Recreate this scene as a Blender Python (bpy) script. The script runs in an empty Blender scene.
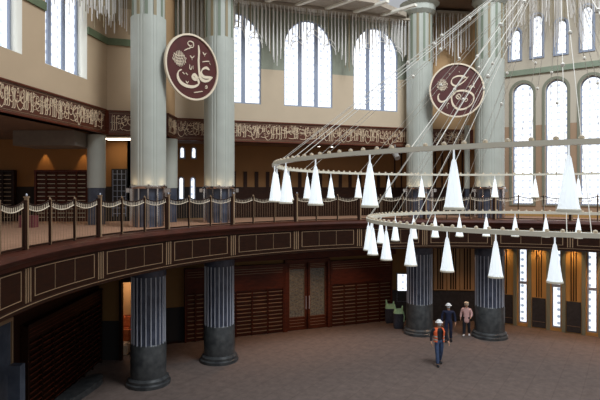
import bpy, bmesh, math, random
from mathutils import Vector, Matrix
random.seed(7)
F, HY, CH = 520.0, 190.7, 6.4
R = math.radians
sc = bpy.context.scene
col = sc.collection

# ------------------------------------------------------------ camera, world, exposure
cam = bpy.data.cameras.new('camera'); camo = bpy.data.objects.new('camera', cam); col.objects.link(camo)
camo.location = (0, 0, CH); camo.rotation_euler = (math.pi/2, 0, 0)
cam.sensor_width = 36; cam.lens = 36*F/600; cam.shift_y = (HY-200)/600; cam.clip_start = 0.05
sc.camera = camo
w = bpy.data.worlds.new('world'); sc.world = w; w.use_nodes = True
WORLD_STR = 0.75
bg = w.node_tree.nodes['Background']
tcw = w.node_tree.nodes.new('ShaderNodeTexCoord'); sx = w.node_tree.nodes.new('ShaderNodeSeparateXYZ')
rmp = w.node_tree.nodes.new('ShaderNodeValToRGB')
rmp.color_ramp.elements[0].position = 0.0; rmp.color_ramp.elements[0].color = (0.34, 0.325, 0.31, 1)
rmp.color_ramp.elements[1].position = 0.75; rmp.color_ramp.elements[1].color = (0.86, 0.92, 1.0, 1)
w.node_tree.links.new(tcw.outputs['Generated'], sx.inputs[0]); w.node_tree.links.new(sx.outputs['Z'], rmp.inputs[0])
w.node_tree.links.new(rmp.outputs[0], bg.inputs[0]); bg.inputs[1].default_value = WORLD_STR
sc.view_settings.view_transform = 'Standard'; sc.view_settings.look = 'None'
sc.view_settings.exposure = 0.0; sc.view_settings.gamma = 1; sc.view_settings.use_curve_mapping = False

def area(name, loc, size, power, color, tgt):
    l = bpy.data.lights.new(name, 'AREA'); l.energy = power; l.color = color; l.shape = 'DISK'; l.size = size
    o = bpy.data.objects.new(name, l); col.objects.link(o); o.location = loc
    o.rotation_euler = (Vector(tgt)-Vector(loc)).to_track_quat('-Z', 'Y').to_euler(); return o
area('dome_daylight', (8.5, 9.0, 24), 8, 3800, (0.9, 0.95, 1.0), (7.5, 18, 4))

# ------------------------------------------------------------ materials
def lin(c): return tuple(((v/255)/12.92 if v <= 10 else (((v/255)+.055)/1.055)**2.4) for v in c)
def mat(name, c, rough=.6, metal=0, c2=None, scale=4, bump=0, emit=0, spec=.5, stretch=(1,1,1), trans=0, lit=0):
    m = bpy.data.materials.new(name); m.use_nodes = True; N = m.node_tree.nodes; L = m.node_tree.links
    b = N['Principled BSDF']; c = lin(c)
    b.inputs['Base Color'].default_value = (*c, 1); b.inputs['Roughness'].default_value = rough
    b.inputs['Metallic'].default_value = metal; b.inputs['Specular IOR Level'].default_value = spec
    tc = N.new('ShaderNodeTexCoord'); mp = N.new('ShaderNodeMapping'); mp.inputs['Scale'].default_value = stretch
    L.new(tc.outputs['Object'], mp.inputs[0])
    nz = N.new('ShaderNodeTexNoise'); nz.inputs['Scale'].default_value = scale; nz.inputs['Detail'].default_value = 5
    L.new(mp.outputs[0], nz.inputs[0])
    if c2 is not None:
        r = N.new('ShaderNodeValToRGB'); c2 = lin(c2)
        r.color_ramp.elements[0].position = .35; r.color_ramp.elements[1].position = .65
        r.color_ramp.elements[0].color = (*c, 1); r.color_ramp.elements[1].color = (*c2, 1)
        L.new(nz.outputs['Fac'], r.inputs[0]); L.new(r.outputs[0], b.inputs['Base Color'])
    if bump:
        bp = N.new('ShaderNodeBump'); bp.inputs['Strength'].default_value = bump; bp.inputs['Distance'].default_value = .02
        L.new(nz.outputs['Fac'], bp.inputs['Height']); L.new(bp.outputs[0], b.inputs['Normal'])
    if trans:
        t = N.new('ShaderNodeBsdfTranslucent'); t.inputs['Color'].default_value = (*c, 1)
        mx = N.new('ShaderNodeMixShader'); mx.inputs[0].default_value = trans
        L.new(b.outputs[0], mx.inputs[1]); L.new(t.outputs[0], mx.inputs[2]); L.new(mx.outputs[0], N['Material Output'].inputs[0])
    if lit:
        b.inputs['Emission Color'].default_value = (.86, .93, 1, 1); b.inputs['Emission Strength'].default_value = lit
    if emit:
        b.inputs['Emission Color'].default_value = (*c, 1); b.inputs['Emission Strength'].default_value = emit
    return m

def pane_mat(name, strength, dot=.17, dc=(.40, .44, .54, 1)):
    """daylight through patterned glass: white with rows of small grey rosettes"""
    m = bpy.data.materials.new(name); m.use_nodes = True; N = m.node_tree.nodes; L = m.node_tree.links
    b = N['Principled BSDF']; tc = N.new('ShaderNodeTexCoord'); mp = N.new('ShaderNodeMapping')
    mp.inputs['Scale'].default_value = (1, 1, 1)
    L.new(tc.outputs['UV'], mp.inputs[0])
    v = N.new('ShaderNodeTexVoronoi'); v.inputs['Scale'].default_value = 3.2; v.inputs['Randomness'].default_value = 0.0
    L.new(mp.outputs[0], v.inputs[0])
    r = N.new('ShaderNodeValToRGB'); E = r.color_ramp.elements
    E[0].position = dot; E[0].color = dc; E[1].position = dot+.07; E[1].color = (.93, .97, 1, 1)
    e = E.new(.5); e.color = (.93, .97, 1, 1); e = E.new(.62); e.color = (.72, .78, .93, 1)
    L.new(v.outputs['Distance'], r.inputs[0])
    L.new(r.outputs[0], b.inputs['Emission Color']); b.inputs['Emission Strength'].default_value = strength
    b.inputs['Base Color'].default_value = (.3, .32, .35, 1); b.inputs['Roughness'].default_value = .3
    return m

def wall_mat(name, stops, rough=.8):
    """painted plaster, colour fields divided at given heights"""
    m = bpy.data.materials.new(name); m.use_nodes = True; N = m.node_tree.nodes; L = m.node_tree.links
    b = N['Principled BSDF']; b.inputs['Roughness'].default_value = rough; b.inputs['Specular IOR Level'].default_value = .25
    tc = N.new('ShaderNodeTexCoord'); s = N.new('ShaderNodeSeparateXYZ'); L.new(tc.outputs['Object'], s.inputs[0])
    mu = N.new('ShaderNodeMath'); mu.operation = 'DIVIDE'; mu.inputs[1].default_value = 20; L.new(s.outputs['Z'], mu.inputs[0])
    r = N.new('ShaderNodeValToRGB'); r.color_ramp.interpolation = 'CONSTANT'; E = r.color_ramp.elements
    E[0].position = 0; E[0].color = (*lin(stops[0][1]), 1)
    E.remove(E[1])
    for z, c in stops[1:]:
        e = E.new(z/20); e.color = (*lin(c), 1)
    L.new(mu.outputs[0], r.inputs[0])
    nz = N.new('ShaderNodeTexNoise'); nz.inputs['Scale'].default_value = 1.3; nz.inputs['Detail'].default_value = 6
    L.new(tc.outputs['Object'], nz.inputs[0])
    mr = N.new('ShaderNodeMapRange'); mr.inputs[3].default_value = .92; mr.inputs[4].default_value = 1.06
    L.new(nz.outputs['Fac'], mr.inputs[0])
    mx = N.new('ShaderNodeMix'); mx.data_type = 'RGBA'; mx.blend_type = 'MULTIPLY'; mx.inputs[0].default_value = 1
    L.new(r.outputs[0], mx.inputs[6]); L.new(mr.outputs[0], mx.inputs[7]); L.new(mx.outputs[2], b.inputs['Base Color'])
    return m

def carpet_mat():
    m = bpy.data.materials.new('carpet'); m.use_nodes = True; N = m.node_tree.nodes; L = m.node_tree.links
    b = N['Principled BSDF']; b.inputs['Roughness'].default_value = .95; b.inputs['Specular IOR Level'].default_value = .1
    tc = N.new('ShaderNodeTexCoord'); mp = N.new('ShaderNodeMapping'); mp.inputs['Rotation'].default_value = (0, 0, R(33))
    L.new(tc.outputs['Object'], mp.inputs[0])
    nz = N.new('ShaderNodeTexNoise'); nz.inputs['Scale'].default_value = 3.5; nz.inputs['Detail'].default_value = 10; nz.inputs['Roughness'].default_value = .7
    L.new(mp.outputs[0], nz.inputs[0])
    r = N.new('ShaderNodeValToRGB'); r.color_ramp.elements[0].position = .3; r.color_ramp.elements[1].position = .7
    r.color_ramp.elements[0].color = (*lin((98, 86, 80)), 1); r.color_ramp.elements[1].color = (*lin((119, 104, 97)), 1)
    L.new(nz.outputs['Fac'], r.inputs[0])
    wv = N.new('ShaderNodeTexWave'); wv.inputs['Scale'].default_value = .42; wv.wave_profile = 'SAW'; wv.inputs['Distortion'].default_value = .15
    L.new(mp.outputs[0], wv.inputs[0])
    r2 = N.new('ShaderNodeValToRGB'); r2.color_ramp.elements[0].position = .0; r2.color_ramp.elements[1].position = .06
    r2.color_ramp.elements[0].color = (.84, .83, .82, 1); r2.color_ramp.elements[1].color = (1, 1, 1, 1)
    L.new(wv.outputs['Fac'], r2.inputs[0])
    mx = N.new('ShaderNodeMix'); mx.data_type = 'RGBA'; mx.blend_type = 'MULTIPLY'; mx.inputs[0].default_value = 1
    L.new(r.outputs[0], mx.inputs[6]); L.new(r2.outputs[0], mx.inputs[7]); L.new(mx.outputs[2], b.inputs['Base Color'])
    return m

M = dict(
 carpet=carpet_mat(),
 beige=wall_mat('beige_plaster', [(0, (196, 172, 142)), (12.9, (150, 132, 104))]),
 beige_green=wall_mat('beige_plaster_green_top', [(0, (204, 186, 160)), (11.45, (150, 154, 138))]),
 tan_bay=wall_mat('tan_plaster', [(0, (186, 152, 112))]),
 right=wall_mat('pale_plaster_tan_base', [(0, (196, 152, 90)), (5.3, (172, 144, 118)), (9.4, (198, 188, 170))]),
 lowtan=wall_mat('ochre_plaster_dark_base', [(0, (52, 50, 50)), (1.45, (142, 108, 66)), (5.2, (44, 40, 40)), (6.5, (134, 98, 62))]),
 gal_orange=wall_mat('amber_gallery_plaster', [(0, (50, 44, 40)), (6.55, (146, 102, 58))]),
 green=mat('green_stringcourse', (106, 118, 88), .7, c2=(98, 110, 82)),
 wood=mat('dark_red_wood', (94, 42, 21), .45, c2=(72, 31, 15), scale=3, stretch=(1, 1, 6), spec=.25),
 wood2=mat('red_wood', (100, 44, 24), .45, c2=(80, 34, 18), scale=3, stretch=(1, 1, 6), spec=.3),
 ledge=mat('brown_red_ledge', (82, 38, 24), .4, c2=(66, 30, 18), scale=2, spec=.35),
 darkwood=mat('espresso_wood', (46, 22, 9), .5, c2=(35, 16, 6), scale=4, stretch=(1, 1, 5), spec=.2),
 cream=mat('cream_inlay', (232, 216, 190), .5),
 inlay=mat('brass_inlay', (160, 132, 102), .45, .2),
 gold=mat('gilt_script', (236, 214, 180), .4, .1),
 maroon=mat('maroon_field', (84, 30, 26), .55, c2=(74, 26, 22)),
 band=mat('brown_band_field', (92, 44, 24), .4, c2=(78, 36, 20)),
 marble=mat('dark_grey_marble', (82, 88, 104), .3, c2=(54, 60, 74), scale=3.5),
 marble_base=mat('grey_marble_base', (76, 78, 78), .3, c2=(50, 52, 54), scale=5),
 silver=mat('silver_strip', (196, 200, 210), .4, .1),
 chrome=mat('chrome', (216, 206, 200), .14, 1),
 shaft=mat('pale_celadon_shaft', (186, 190, 180), .5, c2=(180, 184, 174), scale=2),
 shaft_groove=mat('grey_groove', (150, 160, 152), .6),
 shaft_top=mat('grey_green_strip', (128, 138, 120), .6),
 shaft_tan=mat('tan_strip', (150, 136, 106), .6),
 ring=mat('ivory_enamel', (238, 232, 212), .35),
 shade=mat('frosted_shade_added_glow', (250, 252, 252), .35, trans=.3, lit=.46),  # faint emission added to the shades, standing in for daylight on them
 cable=mat('ivory_cable', (240, 236, 224), .45),
 rod=mat('silver_rod', (236, 232, 226), .35, .1),
 mull=mat('slate_mullion', (150, 160, 180), .5),
 frame_green=mat('sage_frame', (128, 130, 112), .6),
 white=mat('white_trim_lit_reveal', (240, 236, 222), .7),
 grey=mat('grey_plaster', (150, 146, 140), .8, c2=(140, 136, 130)),
 soffit=mat('brown_soffit', (110, 84, 62), .8, c2=(100, 76, 56)),
 ceil=mat('stone_ceiling', (176, 164, 148), .8, c2=(160, 148, 132)),
 pane=pane_mat('bright_patterned_glass', 1.5),
 pane_low=pane_mat('rosette_glass', 1.35, .2, (.2, .25, .32, 1)),
 pane_dim=mat('lattice_glass', (142, 142, 132), .3, c2=(92, 92, 86), scale=14),
 bulbcap=mat('champagne_cap', (206, 190, 166), .35, .3),
 dim_grey=mat('dim_plaster', (122, 112, 100), .8, c2=(112, 102, 92)), dado=mat('dark_stone_dado', (58, 56, 58), .45, c2=(44, 42, 44), scale=8),
 green_pale=mat('pale_sage_stringcourse', (140, 150, 130), .7, c2=(130, 142, 122)),
 glass_blue=mat('dim_blue_glass', (90, 98, 112), .2, c2=(70, 78, 92), scale=2),
 lampglow=mat('lit_tube', (255, 236, 205), .5, emit=7.0),
 bulb=mat('lit_bulb', (255, 240, 220), .5, emit=10.0),
 black=mat('black_paint', (24, 24, 26), .5),
 floor_gal=mat('gallery_carpet', (170, 128, 100), .9, c2=(156, 116, 90)),
 skin=mat('skin', (196, 148, 120), .6), navy=mat('navy_cloth', (26, 32, 58), .85), dark=mat('dark_cloth', (30, 30, 38), .85),
 jean=mat('blue_jeans', (66, 84, 118), .85, c2=(54, 70, 100), scale=12), orange=mat('hi_vis_orange', (252, 116, 66), .7),
 helmet=mat('white_helmet', (240, 240, 238), .3), shoe=mat('dark_shoe', (24, 24, 28), .6), wshoe=mat('pale_shoe', (220, 214, 210), .6),
 pink=mat('pink_coat', (232, 186, 180), .85, c2=(216, 168, 162), scale=8), mask=mat('pale_blue_mask', (206, 216, 224), .8), hair=mat('dark_hair', (36, 28, 24), .7),
 reflect=mat('silver_reflective_tape', (220, 220, 210), .3, .3),
 mint=mat('mint_green_fabric', (196, 240, 200), .8, c2=(168, 222, 180), scale=12),
 weave=mat('dark_grey_woven', (70, 72, 84), .9, c2=(44, 44, 54), scale=30),
 scarf=mat('cream_scarf', (226, 206, 180), .8), plum=mat('plum_box', (110, 50, 56), .7),
 clutter=mat('orange_brown_clutter', (214, 120, 66), .8, c2=(176, 84, 44), scale=6),
)

# ------------------------------------------------------------ builders
ORG = {}
class MB:
    def __init__(s): s.v = []; s.f = []; s.smooth = False
    def add(s, vs, fs):
        n = len(s.v); s.v += [Vector(q) for q in vs]; s.f += [tuple(i+n for i in f) for f in fs]; return s
    def box(s, a, b, Mx=None):
        x0, y0, z0 = a; x1, y1, z1 = b
        vs = [Vector(p) for p in ((x0,y0,z0),(x1,y0,z0),(x1,y1,z0),(x0,y1,z0),(x0,y0,z1),(x1,y0,z1),(x1,y1,z1),(x0,y1,z1))]
        if Mx is not None: vs = [Mx @ p for p in vs]
        return s.add(vs, [(3,2,1,0),(4,5,6,7),(0,1,5,4),(1,2,6,5),(2,3,7,6),(3,0,4,7)])
    def tube(s, p0, p1, r, r1=None, n=8, cap=True):
        p0 = Vector(p0); p1 = Vector(p1); r1 = r if r1 is None else r1
        d = (p1-p0); 
        if d.length < 1e-6: return s
        q = d.to_track_quat('Z', 'Y'); vs = []
        for p, rr in ((p0, r), (p1, r1)):
            for i in range(n):
                a = 2*math.pi*i/n; vs.append(p + q @ Vector((rr*math.cos(a), rr*math.sin(a), 0)))
        fs = [(i, (i+1) % n, n+(i+1) % n, n+i) for i in range(n)]
        if cap: fs += [tuple(range(n-1, -1, -1)), tuple(range(n, 2*n))]
        return s.add(vs, fs)
    def lathe(s, c, prof, n=32, rfun=None, cap=True):
        c = Vector(c); vs = []
        for (r, z) in prof:
            for i in range(n):
                a = 2*math.pi*i/n; rr = r*(rfun(i) if rfun else 1); vs.append(c+Vector((rr*math.cos(a), rr*math.sin(a), z)))
        fs = []
        for k in range(len(prof)-1):
            for i in range(n):
                j = (i+1) % n; fs.append((k*n+i, k*n+j, (k+1)*n+j, (k+1)*n+i))
        if cap: fs += [tuple(range(n-1, -1, -1)), tuple(range((len(prof)-1)*n, len(prof)*n))]
        return s.add(vs, fs)
    def poly(s, pts, z0, z1):
        n = len(pts); vs = [(x, y, z0) for x, y in pts]+[(x, y, z1) for x, y in pts]
        return s.add(vs, [tuple(range(n-1, -1, -1)), tuple(range(n, 2*n))]+[(i, (i+1) % n, n+(i+1) % n, n+i) for i in range(n)])
    def arcband(s, c, r0, r1, z0, z1, t0, t1, n):
        """curved bar, angle measured clockwise from +Y"""
        vs = []; fs = []
        for i in range(n+1):
            t = t0+(t1-t0)*i/n
            for r, z in ((r0, z0), (r1, z0), (r1, z1), (r0, z1)): vs.append((c[0]+r*math.sin(t), c[1]+r*math.cos(t), z))
        for i in range(n):
            for k in range(4): fs.append((4*i+k, 4*i+(k+1) % 4, 4*i+4+(k+1) % 4, 4*i+4+k))
        fs += [(0, 1, 2, 3), (4*n+3, 4*n+2, 4*n+1, 4*n)]
        return s.add(vs, fs)
    def ribbon(s, pts, wid, fr, t=.01):
        """flat raised stroke; pts 2D, fr(u,z,off)->3D"""
        n = len(pts); vs = []; fs = []
        for i, (x, y) in enumerate(pts):
            a = pts[max(0, i-1)]; b = pts[min(n-1, i+1)]; dx, dy = b[0]-a[0], b[1]-a[1]; L = math.hypot(dx, dy) or 1
            nx, ny = -dy/L, dx/L; ww = wid(i/(n-1), math.atan2(dy, dx))/2
            for sg in (1, -1):
                for o in (0, t): vs.append(fr(x+sg*nx*ww, y+sg*ny*ww, o))
        for i in range(n-1):
            b = 4*i
            fs += [(b+1, b+3, b+7, b+5), (b, b+1, b+5, b+4), (b+3, b+2, b+6, b+7)]
        fs += [(0, 2, 3, 1), (4*n-4, 4*n-3, 4*n-1, 4*n-2)]
        return s.add(vs, fs)
    def build(s, name, m, parent=None, smooth=False):
        org = ORG.get(parent.name, Vector()) if parent else Vector()
        me = bpy.data.meshes.new(name); me.from_pydata([v-org for v in s.v], [], s.f)
        bm = bmesh.new(); bm.from_mesh(me); bmesh.ops.recalc_face_normals(bm, faces=bm.faces); bm.to_mesh(me); bm.free()
        me.materials.append(m); o = bpy.data.objects.new(name, me); col.objects.link(o)
        if smooth:
            for p in me.polygons: p.use_smooth = True
            try: me.set_sharp_from_angle(angle=R(40))
            except Exception: pass
        if parent: o.parent = parent; ORG[o.name] = org
        return o
def tag(o, label=None, cat=None, group=None, kind=None):
    if label: o['label'] = label
    if cat: o['category'] = cat
    if group: o['group'] = group
    if kind: o['kind'] = kind
    return o
def empty(name, loc=(0, 0, 0), rz=0):
    o = bpy.data.objects.new(name, None); col.objects.link(o); o.location = loc; o.rotation_euler = (0, 0, rz)
    o.empty_display_size = .2; ORG[o.name] = Vector(loc); return o
def kids(o): return [c for c in list(col.objects) if c.parent == o]
def copy_tree(o, parent=None, ch=None):
    c = o.copy(); col.objects.link(c)
    if parent: c.parent = parent
    for k in (ch if ch is not None else o.children): copy_tree(k, c)
    return c
def S(o): o['kind'] = 'structure'; return o
def meshobj(name, me, m, parent=None):
    me.materials.clear(); me.materials.append(m); o = bpy.data.objects.new(name, me); col.objects.link(o)
    if parent: o.parent = parent; ORG[o.name] = ORG.get(parent.name, Vector())
    return o

class Wall:
    """a straight wall from A to B (left to right as seen from the hall); u along, z up, off towards the hall"""
    def __init__(s, A, B, z=0):
        s.A = Vector((A[0], A[1], 0)); s.B = Vector((B[0], B[1], 0)); s.L = (s.B-s.A).length
        s.d = (s.B-s.A).normalized(); s.n = s.d.cross(Vector((0, 0, 1)))
    def p(s, u, z, off=0): return s.A+s.d*u+s.n*off+Vector((0, 0, z))
    def hit(s, x, y=None, off=0):
        k = (x-300)/F; A = s.A+s.n*off
        # (k*D, D) = A + d*u
        det = k*(-s.d.y)+s.d.x
        D = (A.x*(-s.d.y)+A.y*s.d.x)/det
        u = (Vector((k*D, D, 0))-A).dot(s.d)
        return (u, CH-(y-HY)/F*D) if y is not None else (u, D)
    def mat4(s, off=0):
        m = Matrix.Identity(4)
        for i, v in enumerate((s.d, Vector((0, 0, 1)), s.n, s.A+s.n*off)):
            for k in range(3): m[k][i] = v[k]
        return m
    def box(s, mb, u0, u1, z0, z1, o0, o1):
        return mb.box((u0, z0, o0), (u1, z1, o1), s.mat4())
def arch(u0, u1, z0, z1, pointed=.0, n=14):
    r = (u1-u0)/2; cx = (u0+u1)/2; zs = z1-r*(1+pointed); pts = [(u0, z0), (u1, z0)]
    for i in range(n+1):
        a = math.pi*i/n; pts.append((cx+r*math.cos(a), zs+r*(1+pointed)*math.sin(a)))
    return pts
def rect(u0, u1, z0, z1): return [(u0, z0), (u1, z0), (u1, z1), (u0, z1)]
def sheet(name, wall, loops, thick, off, m, parent=None, uv=False):
    """panel with openings, front face at off, extruded back by thick"""
    cu = bpy.data.curves.new(name, 'CURVE'); cu.dimensions = '2D'; cu.fill_mode = 'BOTH'; cu.extrude = thick/2
    for lp in loops:
        sp = cu.splines.new('POLY'); sp.points.add(len(lp)-1); sp.use_cyclic_u = True
        for q, (a, b) in zip(sp.points, lp): q.co = (a, b, 0, 1)
    tmp = bpy.data.objects.new('tmp', cu); me = bpy.data.meshes.new_from_object(tmp); bpy.data.objects.remove(tmp); bpy.data.curves.remove(cu)
    me.name = name
    org = ORG.get(parent.name, Vector()) if parent else Vector()
    if uv:
        ul = me.uv_layers.new(name='UVMap') if not me.uv_layers else me.uv_layers[0]
        for lo in me.loops:
            c = me.vertices[lo.vertex_index].co; ul.data[lo.index].uv = (c.x, c.y)
    me.transform(Matrix.Translation(-org) @ wall.mat4(off-thick/2))
    bm = bmesh.new(); bm.from_mesh(me); bmesh.ops.remove_doubles(bm, verts=bm.verts, dist=1e-5)
    bmesh.ops.recalc_face_normals(bm, faces=bm.faces); bm.to_mesh(me); bm.free()
    return meshobj(name, me, m, parent)
def cr(pts, n=8):
    """Catmull-Rom through points"""
    out = []; P = [pts[0]]+list(pts)+[pts[-1]]
    for i in range(1, len(P)-2):
        for k in range(n):
            t = k/n; q = []
            for c in (0, 1):
                a, b, d, e = P[i-1][c], P[i][c], P[i+1][c], P[i+2][c]
                q.append(.5*((2*b)+(-a+d)*t+(2*a-5*b+4*d-e)*t*t+(-a+3*b-3*d+e)*t**3))
            out.append(tuple(q))
    out.append(pts[-1]); return out
def nib(w, ang=R(60), lo=.32, taper=True):
    def f(t, a):
        k = lo+(1-lo)*abs(math.sin(a-ang))
        if taper: k *= min(1, .35+5*min(t, 1-t))
        return w*k
    return f

# ------------------------------------------------------------ layout
C = (5.81, 10.17)              # centre of the round hall
RB = 11.23                     # balcony edge
ZB, ZLC = 5.2, 4.12            # gallery floor, underside
Z1, Z2 = 8.4, 9.27             # script band
L0, L1 = (-8.45, 8.0), (-6.9, 18.6)
L2, L3 = (-4.98, 19.2), (-4.95, 20.57)
L4, L5, L6 = (6.1, 24.33), (8.15, 24.6), (9.45, 25.32)
L7 = (15.2, 21.26)
WL = Wall(L0, L1); WF = Wall(L1, L2); WR = Wall(L2, L3); WB = Wall(L3, L4); WP = Wall(L4, L5); WQ = Wall(L5, L6); WT = Wall(L6, L7)
GB = Wall((-7.2, 21.15), (4.47, 25.82))     # far wall behind gallery and below it
GL = Wall((-14, 20.3), (-6.6, 20.3))        # end wall of the left gallery
GR = Wall((4.47, 25.82), (9.45, 25.5))
LW = Wall((-7.6, 7.0), (-7.6, 19.65)); LF = Wall((-7.6, 19.65), (-6.76, 19.65))

# floor
S(MB().poly([(-16, 0), (20, 0), (20, 28), (-16, 28)], -.2, 0).build('floor', M['carpet']))

# gallery slab: inner arc edge, outer polygon
def arc(r, t0, t1, n): return [(C[0]+r*math.sin(t0+(t1-t0)*i/n), C[1]+r*math.cos(t0+(t1-t0)*i/n)) for i in range(n+1)]
T0, T1 = -1.9, 1.05
def slab(name, z0, z1, m, r, outer, t0=T0, t1=T1):
    a = arc(r, t0, t1, 80); mb = MB(); pts = a+outer
    mb.poly(pts, z0, z1)
    me = bpy.data.meshes.new('t'); 
    o = mb.build(name, m); bm = bmesh.new(); bm.from_mesh(o.data)
    bmesh.ops.triangulate(bm, faces=[f for f in bm.faces if len(f.verts) > 4], ngon_method='EAR_CLIP'); bm.to_mesh(o.data); bm.free()
    return S(o)
outer = [(15.9, 15.8), (15.15, 21.0), (9.45, 25.2), (4.4, 25.55), (-7.2, 20.9), (-7.2, 20.15), (-13.9, 20.15), (-13.9, 6.5)]
slab('balcony_slab', ZLC, ZB-.02, M['wood'], RB, outer)
slab('floor_gallery', ZB-.015, ZB+.012, M['floor_gal'], RB+.25, outer)
# curved fascia under the rail: bullnose ledge, frieze with inlaid rectangles, lower lip
def fascia(name, prof, m):
    mb = MB(); n = 90; k = len(prof); vs = []; fs = []
    for i in range(n+1):
        t = T0+(T1-T0)*i/n
        for r, z in prof: vs.append((C[0]+r*math.sin(t), C[1]+r*math.cos(t), z))
    for i in range(n):
        for j in range(k-1): fs.append((i*k+j, i*k+j+1, (i+1)*k+j+1, (i+1)*k+j))
    return mb.add(vs, fs).build(name, m, smooth=True)
S(fascia('balcony_ledge', [(RB+.3, ZB+.02), (RB-.05, ZB+.02), (RB-.17, ZB-.01), (RB-.2, ZB-.09), (RB-.16, ZB-.17), (RB-.07, ZB-.21), (RB-.05, ZB-.3), (RB+.01, ZB-.31)], M['ledge']))
S(fascia('balcony_frieze', [(RB-.012, ZB-.3), (RB-.012, 4.16), (RB-.06, 4.14), (RB-.06, 4.06), (RB+.06, 4.02), (RB+.9, 4.02), (RB+.95, 4.13)], M['darkwood']))
DT = .2493; TD0 = -1.557
for i in range(-1, 11):
    a = TD0+i*DT; b = a+DT
    root = empty('frieze_panel', (C[0]+RB*math.sin((a+b)/2), C[1]+RB*math.cos((a+b)/2), 4.2)); S(root)
    e = .0105; r0, r1 = RB-.024, RB-.012
    for g in range(3):
        ga = a+e*2.2+(DT-4.4*e)/3*g; gb = ga+(DT-4.4*e)/3
        m_ = MB().arcband(C, RB-.018, r1, 4.27, 4.82, ga+.001, gb-.001, 4).build('field', M['darkwood'], root)
        fr = MB(); th = .0011
        for z in (4.255, 4.82): fr.arcband(C, r0, r1, z, z+.016, ga, gb, 4)
        for t in (ga, gb): fr.arcband(C, r0, r1, 4.255, 4.836, t-th, t+th, 1)
        fr.build('inlay_frame', M['inlay'], root)
    st = MB()
    for k in (-.0078, 0.0, .0078): st.arcband(C, RB-.03, r1, 4.18, 4.86, a+k-.0014, a+k+.0014, 1)
    st.build('divider_strip', M['inlay'], root)
    lp = MB().arcband(C, RB-.07, RB-.055, 4.13, 4.142, a, b, 6); lp.build('lower_inlay', M['inlay'], root)

# ------------------------------------------------------------ railing, one section of three bays
def make_rail():
    root = empty('balcony_railing', (0, 0, 0)); RR = RB+.05; c0 = (0, 0); z0 = ZB+.03
    def pt(t, z, r=RR): return Vector((r*math.sin(t), r*math.cos(t), z))
    def post(t, name, big):
        mb = MB(); Mx = Matrix.Translation(pt(t, 0)) @ Matrix.Rotation(-t, 4, 'Z')
        if big:
            mb.box((-.05, -.03, z0), (.045, .03, z0+.98), Mx); p = mb.build(name, M['darkwood'], root)
            m2 = MB().box((.045, -.035, z0), (.10, .035, z0+1.03), Mx).box((.03, -.045, z0+1.03), (.115, .045, z0+1.055), Mx); m2.build('metal_upright', M['inlay'], p)
            kn = MB(); kn.lathe(Mx @ Vector((.072, 0, z0+1.055)), [(.010, 0), (.022, .02), (.022, .035), (.006, .06)], 8); kn.build('finial', M['silver'], p)
        else:
            mb.box((-.022, -.02, z0), (.022, .02, z0+.97), Mx); p = mb.build(name, M['darkwood'], root)
            MB().box((.012, -.026, z0), (.03, .026, z0+1.0), Mx).build('metal_strip', M['inlay'], p)
            kn = MB(); kn.lathe(Mx @ Vector((0, 0, z0+.97)), [(.012, 0), (.022, .02), (.02, .035), (.006, .06)], 8); kn.build('finial', M['inlay'], p)
    b3 = DT/3
    post(0, 'main_post', True); post(b3, 'post', False); post(2*b3, 'post', False)
    def sag(u): return .96-.10*math.sin(math.pi*u)
    br = MB().arcband(c0, RR-.02, RR+.02, z0+.02, z0+.06, 0, DT, 9); br.build('bottom_rail', M['darkwood'], root)
    bal = None
    for g in range(3):
        for name, dz, rr, m in (('hand_rail', 0, .017, M['darkwood']), ('lower_scallop_rail', -.115, .011, M['cream'])):
            mb = MB(); n = 8
            for k in range(n): mb.tube(pt(b3*(g+k/n), z0+sag(k/n)+dz), pt(b3*(g+(k+1)/n), z0+sag((k+1)/n)+dz), rr, n=6)
            mb.build(name, m, root)
        mb = MB(); n = 14
        for k in range(1, n):
            u = k/n; mb.tube(pt(b3*(g+u), z0+sag(u)-.11), pt(b3*(g+u), z0+sag(u)), .008, n=4)
        mb.build('scallop_slats', M['cream'], root)
        for k in range(1, 9):
            u = k/9; t = b3*(g+u)
            o = MB(); h = sag(u)-.115; o.tube(pt(t, z0+.06), pt(t, z0+h), .004, n=5); o.build('baluster', M['inlay'], root)
    return root
rail = make_rail(); rk = {}
def place_rail(o, t):
    o.location = (C[0], C[1], 0); o.rotation_euler = (0, 0, -t)
names = ['at the far left edge of the photo, nearest the camera', 'second from the left edge, left of the fluted columns', 'passing in front of the nearer dark column',
 'between the two left columns', 'just right of the left column pair', 'behind the left tip of the hanging ring', 'above the wooden double door', 'left of the third column',
 'passing in front of the third column', 'passing in front of the rightmost column', 'before the tall windows, left part', 'before the tall windows, at the right edge']
for i in range(12):
    o = rail if i == 0 else copy_tree(rail)
    place_rail(o, TD0+(i-1)*DT+.0)
    tag(o, 'scalloped metal balcony railing section '+names[i], 'railing', 'railing sections round the balcony')

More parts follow.
